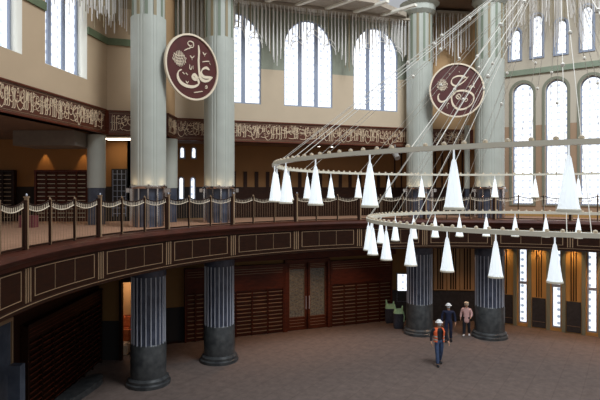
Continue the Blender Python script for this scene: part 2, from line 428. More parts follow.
# ------------------------------------------------------------ columns
def column(px, D, r, where, ztop):
    X = (px-300)/F*D; root = empty('fluted_column', (X, D, 0))
    tag(root, 'tall round column with pale ribbed shaft above and dark marble below, '+where, 'column', 'paired dome columns')
    c = (X, D, 0)
    MB().lathe(c, [(r+.14, 0), (r+.14, .10), (r+.09, .14), (r+.09, .22), (r+.02, .28)], 40).build('base_ring', M['marble_base'], root, True)
    MB().lathe(c, [(r, .28), (r, 1.32), (r-.04, 1.38)], 40).build('plinth', M['marble_base'], root, True)
    MB().lathe(c, [(r-.05, 1.38), (r-.05, 3.6)], 40).build('lower_shaft', M['marble'], root, True)
    st = MB(); n = 22
    for i in range(n):
        a = 2*math.pi*i/n
        Mx = Matrix.Translation(Vector(c)) @ Matrix.Rotation(a, 4, 'Z')
        st.box((r-.06, -.014, 1.36), (r-.022, .014, 3.58), Mx)
    st.build('silver_strips', M['silver'], root)
    MB().lathe(c, [(r-.02, 3.58), (r+.0, 3.62), (r+.0, 4.02)], 40).build('lower_capital', M['marble'], root, True)
    # gallery level
    MB().lathe(c, [(r-.08, ZB), (r-.08, 6.56)], 32).build('gallery_shaft', M['marble'], root, True)
    n = 12
    for i in range(n):
        a = 2*math.pi*(i+.5)/n; Mx = Matrix.Translation(Vector(c)) @ Matrix.Rotation(a, 4, 'Z')
        fr = MB().box((r-.09, -.026, ZB+.02), (r+.01, .026, 6.5), Mx); fr.build('chrome_upright', M['chrome'], root)
    MB().lathe(c, [(r+.02, 6.47), (r+.03, 6.5), (r+.03, 6.56), (r-.02, 6.57)], 32).build('chrome_collar', M['chrome'], root, True)
    # ribbed pale shaft
    n = 96
    def rf(i):
        k = i % 12
        return 1.0 if k in (0, 1, 2, 3, 4, 5, 6, 7) else (.975 if k in (8, 11) else .99)
    MB().lathe(c, [(r-.01, 6.57), (r-.01, 12.1)], n, rf).build('pale_shaft', M['shaft'], root)
    MB().lathe(c, [(r-.05, 12.1), (r-.05, ztop)], n, rf).build('upper_shaft', M['shaft'], root)
    g = MB(); t = MB()
    for i in range(12):
        a = 2*math.pi*(i+.3)/12; Mx = Matrix.Translation(Vector(c)) @ Matrix.Rotation(a, 4, 'Z')
        (g if i % 2 else t).box((r-.08, -.05, 12.1), (r-.035, .05, ztop), Mx)
    g.build('green_strips', M['shaft_top'], root); t.build('tan_strips', M['shaft_tan'], root)
    MB().lathe(c, [(r-.02, ztop-.5), (r+.12, ztop-.35), (r+.12, ztop-.12), (r+.3, ztop)], 16).build('capital', M['shaft'], root)
    # small warm uplights on the collar, facing the hall
    base = math.atan2(-D, -X)
    for k in (-50, 0, 50):
        a = base+R(k); p = Vector((X+(r+.07)*math.cos(a), D+(r+.07)*math.sin(a), 6.6))
        MB().lathe(p-Vector((0, 0, .05)), [(.03, 0), (.035, .05)], 8).build('uplight', M['chrome'], root)
        l = bpy.data.lights.new('uplight_glow', 'POINT'); l.energy = 1.3; l.color = (1, .72, .45); l.shadow_soft_size = .02
        o = bpy.data.objects.new('uplight_glow', l); col.objects.link(o); o.location = p+Vector((.0, .0, .05))+Vector((math.cos(a), math.sin(a), 0))*.13
    # small box lamps at either side
    for sgn in (-1, 1):
        d = Vector((sgn, 0, 0)); p = Vector((X, D, 6.4))+d*(r+.1)
        MB().box((p.x-.055, p.y-.06, 6.34), (p.x+.055, p.y+.06, 6.48)).build('side_lamp_box', M['chrome'], root)
column(148.5, 17.3, .58, 'leftmost of the four', 15.2)
column(219.3, 19.66, .58, 'second from the left, right of the first medallion', 15.2)
column(419.5, 23.39, .59, 'third from the left, left of the second medallion', 14.75)
column(489.5, 22.85, .63, 'rightmost of the four, left of the tall bright windows', 15.0)
def slim(px, D, r, z0, z1, lab):
    X = (px-300)/F*D; root = empty('slim_column', (X, D, z0)); tag(root, lab, 'column')
    MB().lathe((X, D, 0), [(r, z0), (r, 6.5)], 20).build('dark_base', M['marble'], root, True)
    MB().lathe((X, D, 0), [(r+.02, 6.5), (r+.02, z1)], 20).build('pale_shaft', M['shaft'], root, True)
slim(96.5, 18.35, .29, ZB+.015, 8.36, 'slim plain pale column in the left gallery under the corner of the script band')
slim(169, 19.75, .3, ZB+.015, 8.36, 'slim plain pale column half hidden behind the leftmost fluted column')
slim(467, 23.9, .1, ZB+.015, 9.4, 'very thin pale column between the two right fluted columns')

# ------------------------------------------------------------ upper walls, windows, band
wn = [0]
def lancet(wall, u0, u1, z0, z1, n, depth, round_=False, frame=True, pane='pane', pointed=.1):
    """window: arched pane with mullions, set back in the wall"""
    wn[0] += 1
    root = empty('window_%d' % wn[0], wall.p((u0+u1)/2, z0, -depth)); S(root)
    lp = arch(u0-.03, u1+.03, z0-.02, z1+.03, pointed)
    sheet('pane', wall, [lp], .02, -depth-.01, M[pane], root, uv=True)
    sheet('window_frame', wall, [arch(u0-.03, u1+.03, z0-.02, z1+.03, pointed), arch(u0+.055, u1-.055, z0+.06, z1-.055, pointed)], .08, -depth+.08, M['mull'], root)
    r = (u1-u0)/2
    for i in range(1, n):
        u = u0+(u1-u0)*i/n; zt = z1-r*(1+pointed)+ (1+pointed)*math.sqrt(max(0, r*r-(u-(u0+u1)/2)**2))
        mb = MB(); wall.box(mb, u-.085, u+.085, z0, zt-.03, -depth, -depth+.06); mb.build('mullion', M['mull'], root)
    return root
# left wall windows
holes = []; wins = []
uB0, D_ = WL.hit(45); uB1, _ = WL.hit(87); 
for k in range(-1, 3):
    pass
gap = (WL.hit(45)[0]-WL.hit(22)[0]); wid = uB1-uB0
uA1 = WL.hit(22)[0]
for (a, b) in ((uA1-wid, uA1), (uB0, uB1)): holes.append(arch(a, b, 10.1, 13.8, .1)); wins.append((a, b))
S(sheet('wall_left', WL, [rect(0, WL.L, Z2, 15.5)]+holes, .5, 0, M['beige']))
for a, b in wins:
    w_ = lancet(WL, a, b, 10.1, 13.8, 3, .42)
    sheet('lit_reveal', WL, [arch(a, b, 10.1, 13.8, .1), arch(a+.012, b-.012, 10.112, 13.788, .1)], .40, .003, M['white'], w_)  # white lining: window light on the beige jambs put into colour
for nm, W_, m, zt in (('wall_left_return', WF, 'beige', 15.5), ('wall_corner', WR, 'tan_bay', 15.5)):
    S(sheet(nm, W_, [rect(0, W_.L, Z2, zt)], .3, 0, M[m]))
# back wall
hb = []; wb = []
for (x0, x1) in ((228, 262), (284, 333), (354, 398)):
    a = WB.hit(x0)[0]; b = WB.hit(x1)[0]; hb.append((a, b))
wdt = hb[1][1]-hb[1][0]; cs = [(hb[1][0]+hb[1][1])/2, (hb[2][0]+hb[2][1])/2]; sp = cs[1]-cs[0]
cs = [cs[0]-sp, cs[0], cs[1]]
wb = [(c-wdt/2, c+wdt/2) for c in cs]
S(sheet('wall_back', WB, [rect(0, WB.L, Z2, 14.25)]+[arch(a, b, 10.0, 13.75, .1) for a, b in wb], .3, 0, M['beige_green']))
for a, b in wb: lancet(WB, a, b, 10.0, 13.75, 3, .16)
S(sheet('wall_bay', WP, [rect(0, WP.L, Z2, 15.5)], .3, 0, M['tan_bay']))
S(sheet('wall_bay_return', WQ, [rect(0, WQ.L, Z2-.9, 15.5)], .3, 0, M['tan_bay']))

# right wall: three rows of windows
tall = []; cu = [WT.hit(x)[0] for x in (522.5, 556.5, 592)]
st_ = (cu[2]-cu[0])/2; cu = [cu[0]+st_*i for i in range(4)]
holes = []
for c in cu: holes.append(arch(c-.47, c+.47, 5.75, 11.5)); 
low = [c for c in cu]
for c in low: holes.append(rect(c-.2, c+.2, .12, 3.95))
su = [(WT.hit(x)[0], z) for x, z in ((515, 14.1), (537, 14.62), (561, 14.2), (587, 14.62), (612, 14.2))]
for c, z in su: holes.append(arch(c-.24, c+.24, 12.62, z))
S(sheet('wall_right', WT, [rect(0, WT.L, 0, 17)]+holes, .5, 0, M['right']))
for c in cu:
    lancet(WT, c-.47, c+.47, 5.75, 11.5, 1, .3)
    wn[0] += 0
    f_ = sheet('trim_1', WT, [arch(c-.58, c+.58, 5.7, 11.62), arch(c-.47, c+.47, 5.75, 11.5)], .06, .05, M['frame_green']); S(f_)
for c in low:
    r_ = lancet(WT, c-.2, c+.2, .12, 3.95, 1, .22, pointed=-.98, pane='pane_low')
    t = MB(); WT.box(t, c-.2, c+.2, 1.98, 2.1, -.2, -.1); t.build('transom', M['mull'], r_)
    for sgn, uu in ((-1, c-.32), (1, c+.32)):
        t = MB(); WT.box(t, uu-.075, uu+.075, 0, 4.0, 0, .09); S(t.build('pilaster', M['frame_green']))
for c, z in su:
    lancet(WT, c-.24, c+.24, 12.62, z, 1, .2)
    S(sheet('trim_2', WT, [arch(c-.32, c+.32, 12.55, z+.08), arch(c-.24, c+.24, 12.62, z)], .05, .04, M['mull']))
t = MB(); WT.box(t, 0, WT.L, 11.85, 12.1, 0, .09); S(t.build('trim_3', M['green_pale']))
# dark panelled dado and striped panels between the low windows
edges = [.05]+sum([[c-.40, c+.40] for c in low], [])+[WT.L-.05]
for i in range(0, len(edges)-1, 2):
    a, b = edges[i], edges[i+1]
    if b-a < .12: continue
    root = empty('dado_panel', WT.p((a+b)/2, 0, 0)); S(root)
    t = MB(); WT.box(t, a+.03, b-.03, .05, 1.42, 0, .05); t.build('field', M['dado'], root)
    t = MB(); WT.box(t, a+.05, b-.05, .32, .335, .05, .058); t.build('inlay', M['inlay'], root)
    t = MB(); mid = (a+b)/2
    for k in (-.1, 0, .1):
        if mid+k-.03 > a and mid+k+.03 < b: WT.box(t, mid+k-.02, mid+k+.02, 1.45, 3.98, 0, .03)
    t.build('vertical_stripes', M['darkwood'], root)
    p = WT.p(mid, 3.93, .35)
    l = bpy.data.lights.new('wall_washer', 'SPOT'); l.energy = 48; l.color = (1, .62, .28); l.spot_size = R(100); l.spot_blend = 1; l.shadow_soft_size = .03
    o = bpy.data.objects.new('wall_washer', l); col.objects.link(o); o.location = p; o.rotation_euler = (WT.p(mid, 2.2, 0)-p).to_track_quat('-Z', 'Y').to_euler()

# green string course on the left walls
for W_ in (WL, WF):
    t = MB()
    if W_ is WL:
        segs = [0]+[q for ab in wins for q in ab]+[W_.L]
        for i in range(0, len(segs), 2):
            W_.box(t, segs[i], segs[i+1], 11.62, 11.86, 0, .06)
    else: W_.box(t, 0, W_.L, 11.62, 11.86, 0, .06)
    S(t.build('trim_4', M['green']))

# script band: red-brown frieze with raised gilt script
def script(wall, name, a, b, z0, z1, label, seed):
    rnd = random.Random(seed); o1 = .09
    root = empty(name, wall.p((a+b)/2, z0, 0)); tag(root, label, 'calligraphy band', 'carved script bands under the windows')
    t = MB(); wall.box(t, a, b, z0, z1, -.28, o1); t.build('board', M['band'], root)
    for zz, th, pr in ((z0, .05, .05), (z1-.05, .05, .05)):
        t = MB(); wall.box(t, a, b, zz, zz+th, o1, o1+pr); t.build('moulding', M['wood2'], root)
    t = MB()
    for zz in (z0+.052, z0+.1, z1-.064, z1-.116): wall.box(t, a, b, zz, zz+.010, o1, o1+.012)
    t.build('gilt_lines', M['inlay'], root)
    s = MB(); fr = lambda u, z, o: wall.p(u, z, o1+o); zb = z0+.13; H = z1-z0-.26
    w0 = .021
    for layer in (0, 1):
        u = a+.1
        while u < b-.25:
            k = rnd.random()
            base = zb+H*(rnd.uniform(.1, .25) if layer == 0 else rnd.uniform(.5, .62))
            if k < (.5 if layer == 0 else .12):      # tall upright letter, slightly curved foot
                n_ = rnd.choice((1, 2, 2, 3))
                for j in range(n_):
                    uu = u+.05+.075*j
                    s.ribbon(cr([(uu+.015, zb+H*rnd.uniform(.9, 1)), (uu, zb+H*.72), (uu+.005, base), (uu-.05, base-.03)], 4), nib(w0, R(10), .8), fr)
                u += .05+.08*n_
            elif k < .68:    # bowl
                ww = rnd.uniform(.18, .3)
                s.ribbon(cr([(u, base+H*.3), (u+.0, base), (u+ww*.4, base-H*.2), (u+ww*.85, base-.01), (u+ww, base+H*.35)], 5), nib(w0*1.1), fr)
                s.ribbon(cr([(u+ww*.35, base+H*.3), (u+ww*.5, base+H*.42), (u+ww*.62, base+H*.3), (u+ww*.5, base+H*.2), (u+ww*.36, base+H*.3)], 3), nib(w0*.8, lo=.6, taper=False), fr)
                u += ww*.8
            elif k < .84:    # loop letter over joining stroke
                ww = rnd.uniform(.14, .22); hh = rnd.uniform(.28, .42)*H
                s.ribbon(cr([(u+ww, base), (u+ww*.6, base-.02), (u+ww*.2, base+hh*.4), (u+ww*.4, base+hh), (u+ww*.9, base+hh*.8), (u+ww*.7, base+hh*.3), (u-.04, base-.02)], 4), nib(w0*.95), fr)
                u += ww
            else:            # long sweeping kashida crossing above
                ww = rnd.uniform(.3, .45); y0 = zb+H*rnd.uniform(.5, .75)
                s.ribbon(cr([(u+ww, y0+H*.2), (u+ww*.5, y0), (u, y0+H*.06)], 6), nib(w0), fr)
                s.ribbon(cr([(u, base), (u+ww*.5, base-.03), (u+ww, base+.05)], 5), nib(w0), fr)
                u += ww*.55
            for q in range(rnd.choice((2, 3, 4))):   # dots and short vowel marks
                x, y = u-rnd.uniform(0, .22), zb+H*rnd.uniform(.35, .97); L = rnd.uniform(.03, .07)
                if x > a+.05: s.ribbon([(x, y), (x+L*.5, y+L*.35), (x+L, y+L*.3)], nib(w0*.75, R(90), .6, False), fr)
    s.build('raised_script', M['gold'], root)
    return root
script(WL, 'script_band', 0, WL.L-.3, Z1, Z2, 'long red-brown script band with gilt lettering high on the left wall', 3)
t = MB(); WL.box(t, WL.L-.3, WL.L, Z1, Z2, -.28, .1); S(t.build('band_corner', M['wood2']))
script(WF, 'script_band', .02, WF.L-.02, Z1, Z2, 'short script band on the wall just left of the leftmost column', 4)
script(WR, 'script_band', .02, WR.L-.02, Z1, Z2, 'narrow script band turning the corner just right of the leftmost column', 9)
script(WB, 'script_band', .02, WB.L-.62, Z1, Z2, 'long straight script band beneath the three wide back windows', 5)
t = MB(); WB.box(t, WB.L-.62, WB.L, Z1, Z2, -.28, .1); S(t.build('band_corner', M['wood2']))
script(WP, 'script_band', .02, WP.L-.3, Z1, Z2, 'short script band below the right round medallion', 6)
t = MB(); WP.box(t, WP.L-.3, WP.L, Z1, Z2, -.28, .1); S(t.build('band_corner', M['wood2']))

# ------------------------------------------------------------ ceilings
S(MB().poly([(-14.2, 3), (-8.9, 3), (L1[0]-.05, L1[1]), (L2[0], L2[1]+.1), (L3[0]-.05, L3[1]), L4, L5, L6, (9.45, 25.7), (4.2, 26.0), (-7.3, 21.3), (-7.3, 20.5), (-14.2, 20.5)], Z1, Z1+.12).build('ceiling_gallery', M['soffit']))
bk = MB().box((-9.5, 17.2, 7.9), (-7.45, 18.7, 8.395)); S(bk.build('ceiling_bulkhead', M['dim_grey']))
# back bay high ceiling with ribs
S(MB().poly([L3, (5.0, 23.9), (4.7, 23.0), (3.0, 21.3), (0, 20.1), (-2.6, 18.3)], 14.1, 14.3).build('ceiling_back', M['ceil']))
for k in range(9):
    u = .8+k*1.3
    a = WB.p(u, 14.02, .35); b = WB.p(u+.9, 14.02, 2.3)
    if a.x > 3.4: break
    d = (b-a).normalized(); n2 = d.cross(Vector((0, 0, 1)))*.09
    t = MB(); t.add([a-n2, a+n2, b+n2, b-n2, a-n2+Vector((0, 0, .1)), a+n2+Vector((0, 0, .1)), b+n2+Vector((0, 0, .1)), b-n2+Vector((0, 0, .1))], [(0, 1, 2, 3), (4, 5, 6, 7), (0, 1, 5, 4), (1, 2, 6, 5), (2, 3, 7, 6), (3, 0, 4, 7)])
    S(t.build('ceiling_rib', M['white']))
t = MB(); WB.box(t, 0, WB.L, 13.98, 14.1, .0, .3); WB.box(t, 0, WB.L, 14.02, 14.1, .3, .42); S(t.build('cornice', M['ceil']))
S(MB().poly([L4, L5, (L5[0]+.9, L5[1]), (L5[0]+.9, L5[1]-2.2), (L4[0], L4[1]-2.3)], 14.75, 14.9).build('ceiling_bay', M['soffit']))
t = MB(); WP.box(t, 0, WP.L, 14.55, 14.75, 0, .3); S(t.build('cornice', M['ceil']))

# ------------------------------------------------------------ hanging rods
unit = {}
def rod_mesh(r, m):
    mb = MB().tube((0, 0, -1), (0, 0, 0), r, n=6); o = mb.build('rod', m); me = o.data; bpy.data.objects.remove(o); return me
rodm = [rod_mesh(.015, M['shaft_tan']), rod_mesh(.015, M['rod']), rod_mesh(.021, M['rod'])]
def curtain(wall, u0, u1, zt, rows, step, prof, label, maxn=100):
    root = empty('hanging_rod_screen', wall.p((u0+u1)/2, zt, .4)); tag(root, label, 'hanging rod ornament', 'stepped screens of hanging rods')
    pos = []
    for ri, off in enumerate(rows):
        n = int((u1-u0)/step)
        for i in range(n+1):
            u = u0+(u1-u0)*i/n+(.5*step if ri % 2 else 0)
            if u > u1: continue
            pos.append((wall.p(u, zt, off), zt-prof(u, ri), ri, i))
    random.Random(1).shuffle(pos)
    for p, L, ri, i in pos[:maxn]:
        o = bpy.data.objects.new('rod', rodm[0 if i % 3 == 1 else (2 if i % 4 == 0 else 1)]); col.objects.link(o); o.parent = root
        o.location = p-ORG[root.name]; o.scale = (1, 1, L)
    if len(pos) > maxn:
        mb = MB()
        for p, L, ri, i in pos[maxn:]: mb.tube(p, p-Vector((0, 0, L)), .015, n=5)
        o = mb.build('rods', M['rod'], root); o['kind'] = 'stuff'
    t = MB(); wall.box(t, u0, u1, zt-.02, zt+.08, min(rows)-.05, max(rows)+.05); t.build('hanger_rail', M['ceil'], root)
    return root
def scal(u, per, amp): return amp*abs(math.sin(math.pi*u/per))**.6
pc = [c for c in cs]
def prof_back(u, ri):
    d = min(abs(u-c) for c in pc); x = min(1, d/(sp/2))
    z = 13.45-1.75*x**2.2-.12*ri
    if x < .62: z = 13.25-.9*x-.25*ri+scal(u-pc[0], wdt/3, .5)-.2
    return max(z, 11.45)
curtain(WB, .3, WB.L-.9, 14.0, (.25, .45, .68), .16, prof_back, 'screen of thin silver rods hanging before the three wide back windows')
def prof_left(u, ri): return 11.75+scal(u, .72, .62)
curtain(WL, WL.hit(40)[0]+.1, WL.L-.35, 15.2, (.3, .45, .62, .85), .14, prof_left, 'screen of rods ending in scallops, high on the left wall beside its window')
curtain(WF, .15, WF.L-.05, 15.2, (.35, .6), .14, prof_left, 'screen of rods in front of the green moulding just left of the leftmost column')
def prof_mid(u, ri): return 10.9+scal(u+.2, .9, .9)
WM = Wall((-4.6, 20.1), (-3.4, 21.1))
curtain(WM, 0, WM.L, 15.0, (-.25, .0, .2), .13, prof_mid, 'screen of rods hanging behind the left round medallion')
t = MB(); WM.box(t, -.3, WM.L+.6, Z2, 15.5, -.7, -.6); S(t.build('wall_niche', M['tan_bay']))
def prof_bay(u, ri): return 12.0+scal(u-.1, .95, 1.0)
curtain(WP, .05, WP.L-.3, 14.55, (.2, .4, .6), .125, prof_bay, 'screen of rods above the right round medallion')
def prof_right(u, ri): return 12.15+scal(u+.15, 1.0, 1.9)+.3*(ri == 0)
curtain(WT, .4, WT.L-.3, 16.9, (.3, .5, .7), .17, prof_right, 'sparse screen of rods before the small high windows on the right')
S(MB().poly([L6, L7, (L7[0]-1.2, L7[1]-1.4), (L6[0]-1.2, L6[1]-1.4)], 16.98, 17.1).build('ceiling_right', M['ceil']))

# crest arches among the rods over the back windows
root = empty('pointed_crest_row', WB.p(WB.L/2, 13, .6)); tag(root, 'row of small pale nested arches hung over the three back windows', 'arch ornament')
for c in pc:
    for j, dz in ((-1, -.35), (0, 0), (1, -.35)):
        for q in (0, .2):
            mb = MB(); u = c+j*wdt/3.1; pts = []
            for k in range(11):
                a = math.pi*k/10; pts.append(WB.p(u+.3*math.cos(a), 12.75+dz-q+.42*math.sin(a), .56))
            for k in range(10): mb.tube(pts[k], pts[k+1], .016, n=5)
            mb.build('crest', M['rod'], root)

# ------------------------------------------------------------ lower and gallery walls
def holed(name, W_, z0, z1, hs, m, th=.25): return S(sheet(name, W_, [rect(0, W_.L, z0, z1)]+hs, th, 0, M[m]))
d0, d1 = GB.hit(286)[0], GB.hit(326)[0]
tw = [(GB.hit(x)[0], z0_, z1_) for x, z0_, z1_ in ((181.5, 6.0, 7.0), (193, 6.0, 7.0), (182.5, 7.75, 8.28), (194, 7.75, 8.28))]
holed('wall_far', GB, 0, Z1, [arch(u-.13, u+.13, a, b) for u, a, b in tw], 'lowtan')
for u, a, b in tw: lancet(GB, u-.13, u+.13, a, b, 1, .12)
holed('wall_far_bay', GR, 0, Z1, [], 'lowtan')
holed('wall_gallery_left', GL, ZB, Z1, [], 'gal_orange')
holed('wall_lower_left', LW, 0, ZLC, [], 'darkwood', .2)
holed('wall_lower_corner', LF, 0, ZLC, [], 'lowtan', .2)
S(MB().box((-6.75, 20.3, ZB), (-6.6, 21.5, Z1)).build('wall_gallery_side', M['gal_orange']))
S(MB().box((-6.05, 19.65, 0), (-5.85, 21.7, ZLC)).build('wall_doorway_side', M['lowtan']))
S(MB().box((-6.76, 19.6, 2.95), (-6.0, 19.8, ZLC)).build('wall_doorway_head', M['darkwood']))
S(MB().box((-6.82, 19.58, 0), (-6.72, 19.78, 3.0)).build('door_frame', M['darkwood']))
t = Wall((-8.4, 21.0), (-6.1, 21.0))
holed('wall_passage', t, 0, ZLC, [], 'tan_bay', .1)
# clutter in the lit passage
for (x, y, z, sx_, sy_, sz, lb) in ((-7.0, 20.4, 0, .6, .4, .45, 'low pale box on the floor of the lit passage'), (-7.0, 20.6, .47, .6, .3, .5, 'orange bundle standing on the pale box in the passage'), (-6.95, 20.75, .98, .5, .2, .45, 'brown folded bundle, topmost in the passage')):
    o = MB(); n = 6
    o.box((x-sx_/2, y-sy_/2, z), (x+sx_/2, y+sy_/2, z+sz)); ob = o.build('storage_box' if z == 0 else 'bundle', M['scarf'] if z == 0 else M['clutter'])
    bm = bmesh.new(); bm.from_mesh(ob.data); bmesh.ops.bevel(bm, geom=bm.edges[:], offset=.05, segments=3, affect='EDGES'); bm.to_mesh(ob.data); bm.free()
    tag(ob, lb, 'box' if z == 0 else 'bundle')
l = bpy.data.lights.new('passage_lamp', 'POINT'); l.energy = 30; l.color = (1, .7, .45); l.shadow_soft_size = .1
o = bpy.data.objects.new('passage_lamp', l); col.objects.link(o); o.location = (-6.9, 20.2, 2.7)

# ------------------------------------------------------------ slatted shelf units
def shelf_unit(W_, u0, u1, z0, z1, lab, cols, rows=None, top=None, name='shelved_wall_unit', dep=.22, m='wood', hl='inlay', lines_top=None):
    root = empty(name, W_.p((u0+u1)/2, z0, 0)); tag(root, lab, 'wall unit')
    t = MB(); W_.box(t, u0, u1, z0, z1, .003, dep*.5); t.build('back_board', M[m], root)
    t = MB(); zt = top if top else z1-.08
    W_.box(t, u0, u0+.07, z0, z1, dep*.5, dep); W_.box(t, u1-.07, u1, z0, z1, dep*.5, dep); W_.box(t, u0, u1, z1-.06, z1, dep*.5, dep+.02)
    if top: W_.box(t, u0+.07, u1-.07, zt, z1-.06, dep*.5, dep-.02)
    t.build('case', M[m], root)
    n = rows or int((zt-z0-.1)/.19)
    cw = (u1-u0-.14)/cols
    for c in range(1, cols):
        t = MB(); uu = u0+.07+cw*c; W_.box(t, uu-.012, uu+.012, z0, zt, dep*.5, dep-.01); t.build('divider', M[m], root)
    for r_ in range(n):
        z = z0+.1+(zt-z0-.12)*(r_+.5)/n
        t = MB(); W_.box(t, u0+.07, u1-.07, z-.03, z-.012, dep*.5, dep-.02); sh = t.build('shelf', M[m], root)
        t = MB()
        for c in range(cols): W_.box(t, u0+.07+cw*c+.05, u0+.07+cw*(c+1)-.05, z-.032, z-.008, dep-.02, dep)
        t.build('lit_edge', M[hl], sh)  # light catching the shelf fronts, painted as paler strips
    if top:
        t = MB()
        for z in lines_top or (z1-.17, z1-.27, z1-.38): W_.box(t, u0+.1, u1-.1, z, z+.014, dep-.02, dep-.008)
        t.build('inlay_lines', M[hl], root)
    return root
def U(x, W_=GB): return W_.hit(x)[0]
shelf_unit(GB, U(237)-.9, d0-.14, 0.0, 3.1, 'dark red wooden shelved wall unit left of the double door, behind the second column', 4, top=2.0, rows=11)
shelf_unit(GB, U(184), U(205), 0, 3.1, 'narrow dark wooden shelved unit seen between the two left columns', 2, top=2.1, rows=11)
shelf_unit(GB, d1+.14, U(390), 0, 3.1, 'wide dark red wooden shelved wall unit right of the double door', 5, top=2.0, rows=11)
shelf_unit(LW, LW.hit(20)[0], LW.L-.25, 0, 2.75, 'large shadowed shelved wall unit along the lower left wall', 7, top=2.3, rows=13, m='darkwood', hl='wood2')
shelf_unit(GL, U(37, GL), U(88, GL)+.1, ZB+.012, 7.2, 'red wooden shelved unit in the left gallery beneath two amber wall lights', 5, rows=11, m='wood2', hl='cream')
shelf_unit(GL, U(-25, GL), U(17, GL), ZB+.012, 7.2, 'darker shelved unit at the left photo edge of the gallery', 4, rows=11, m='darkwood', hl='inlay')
# beams above the lower units
t = MB(); GB.box(t, U(176), U(392), 3.3, ZLC, 0, .35); S(t.build('trim_5', M['wood']))
# double door
root = empty('door_1', GB.p((d0+d1)/2, 0, .05)); S(root)
t = MB(); GB.box(t, d0-.12, d0, 0, 3.2, .003, .22); GB.box(t, d1, d1+.12, 0, 3.2, .003, .22); GB.box(t, d0-.12, d1+.12, 3.1, 3.25, .003, .22); t.build('frame', M['wood'], root)
mid = (d0+d1)/2
for a, b in ((d0, mid-.02), (mid+.02, d1)):
    lf = MB(); GB.box(lf, a, a+.13, .02, 3.1, .04, .12); GB.box(lf, b-.13, b, .02, 3.1, .04, .12); GB.box(lf, a, b, .02, .62, .04, .12); GB.box(lf, a, b, 2.8, 3.1, .04, .12)
    lo = lf.build('door_leaf', M['wood'], root)
    t = MB(); GB.box(t, a+.13, b-.13, .62, 2.8, .06, .08); t.build('lattice_glass', M['pane_dim'], lo)
    t = MB(); 
    for k in range(12):
        z = .7+k*.17
        p = [(a+.14, z), (b-.14, z+.3)]
        for q0, q1 in (((a+.14, z), (b-.14, min(2.79, z+.3))), ((a+.14, min(2.79, z+.3)), (b-.14, z))): t.tube(GB.p(q0[0], q0[1], .09), GB.p(q1[0], q1[1], .09), .007, n=4)
    t.build('lattice', M['shaft_tan'], lo)
    t = MB()
    for q in (a+.12, b-.13): GB.box(t, q, q+.012, .6, 2.85, .12, .13)
    for z in (.18, .32, .46, .6, 2.85, 2.93, 3.0): GB.box(t, a+.13, b-.13, z, z+.013, .12, .13)
    t.build('inlay', M['inlay'], lo)
    t = MB(); hu = b-.06 if a == d0 else a+.06; t.tube(GB.p(hu, .95, .17), GB.p(hu, 1.55, .17), .018); 
    for z in (1.0, 1.5): t.tube(GB.p(hu, z, .12), GB.p(hu, z, .17), .012)
    t.build('handle', M['silver'], lo)

# window seen left of the third column, and ochre panels between the right columns
a, b = U(396.5), U(406)
GX = Wall(GB.p(0, 0, .02)[:2], GB.p(GB.L, 0, .02)[:2])
wn[0] += 1; root = empty('window_%d' % wn[0], GR.p(.3, 1.0, .02)); S(root)
a, b = U(397.5, GR), U(406.5, GR)
sheet('pane', GR, [rect(a, b, .95, 2.27)], .03, .035, M['pane'], root, uv=True)
t = MB(); GR.box(t, a-.05, a, .9, 2.32, 0, .06); GR.box(t, b, b+.05, .9, 2.32, 0, .06); GR.box(t, a, b, 2.27, 2.32, 0, .06); GR.box(t, a, b, .9, .95, 0, .06); t.build('window_frame', M['mull'], root)
for x0, x1 in ((434, 446), (447, 459), (460, 474)):
    root = empty('ochre_panel', GR.p(U((x0+x1)/2, GR), 1.5, 0)); S(root)
    t = MB(); GR.box(t, U(x0, GR), U(x1, GR), 1.5, 3.9, 0, .05); t.build('field', M['tan_bay'], root)
    t = MB(); 
    for k in (.3, .5, .7): q = U(x0+(x1-x0)*k, GR); GR.box(t, q-.03, q+.03, 1.55, 3.9, .05, .065)
    t.build('vertical_stripes', M['darkwood'], root)
t = MB(); GR.box(t, 0, GR.L, .05, 1.45, 0, .06); S(t.build('dado_panel', M['dado']))
# gallery far wall: dark dado and upright dark stripes
t = MB(); GB.box(t, U(232), GB.L, ZB+.02, 6.55, 0, .06); GR.box(t, 0, GR.L, ZB+.02, 6.55, 0, .06); S(t.build('dado_gallery', M['darkwood']))
t = MB(); q = U(232)
while q < GB.L-.2:
    GB.box(t, q, q+.16, 6.55, 7.25, 0, .04); q += .52
q = .2
while q < GR.L-.2:
    GR.box(t, q, q+.06, 6.55, 8.3, 0, .04); q += .33
S(t.build('wall_stripes', M['darkwood']))

# left gallery lattice door past the slim column
a, b = U(112, GL), U(128, GL)
root = empty('door_2', GL.p((a+b)/2, ZB, 0)); S(root)
t = MB(); GL.box(t, a, b, ZB+.02, 7.25, .0, .06); t.build('door_leaf', M['black'], root)
t = MB()
for k in range(8): z = 5.5+k*.22; GL.box(t, a+.05, b-.05, z, z+.02, .06, .075)
for k in range(4): q = a+.06+(b-a-.12)*k/3; GL.box(t, q-.01, q+.01, 5.4, 7.2, .06, .075)
t.build('lattice', M['mull'], root)

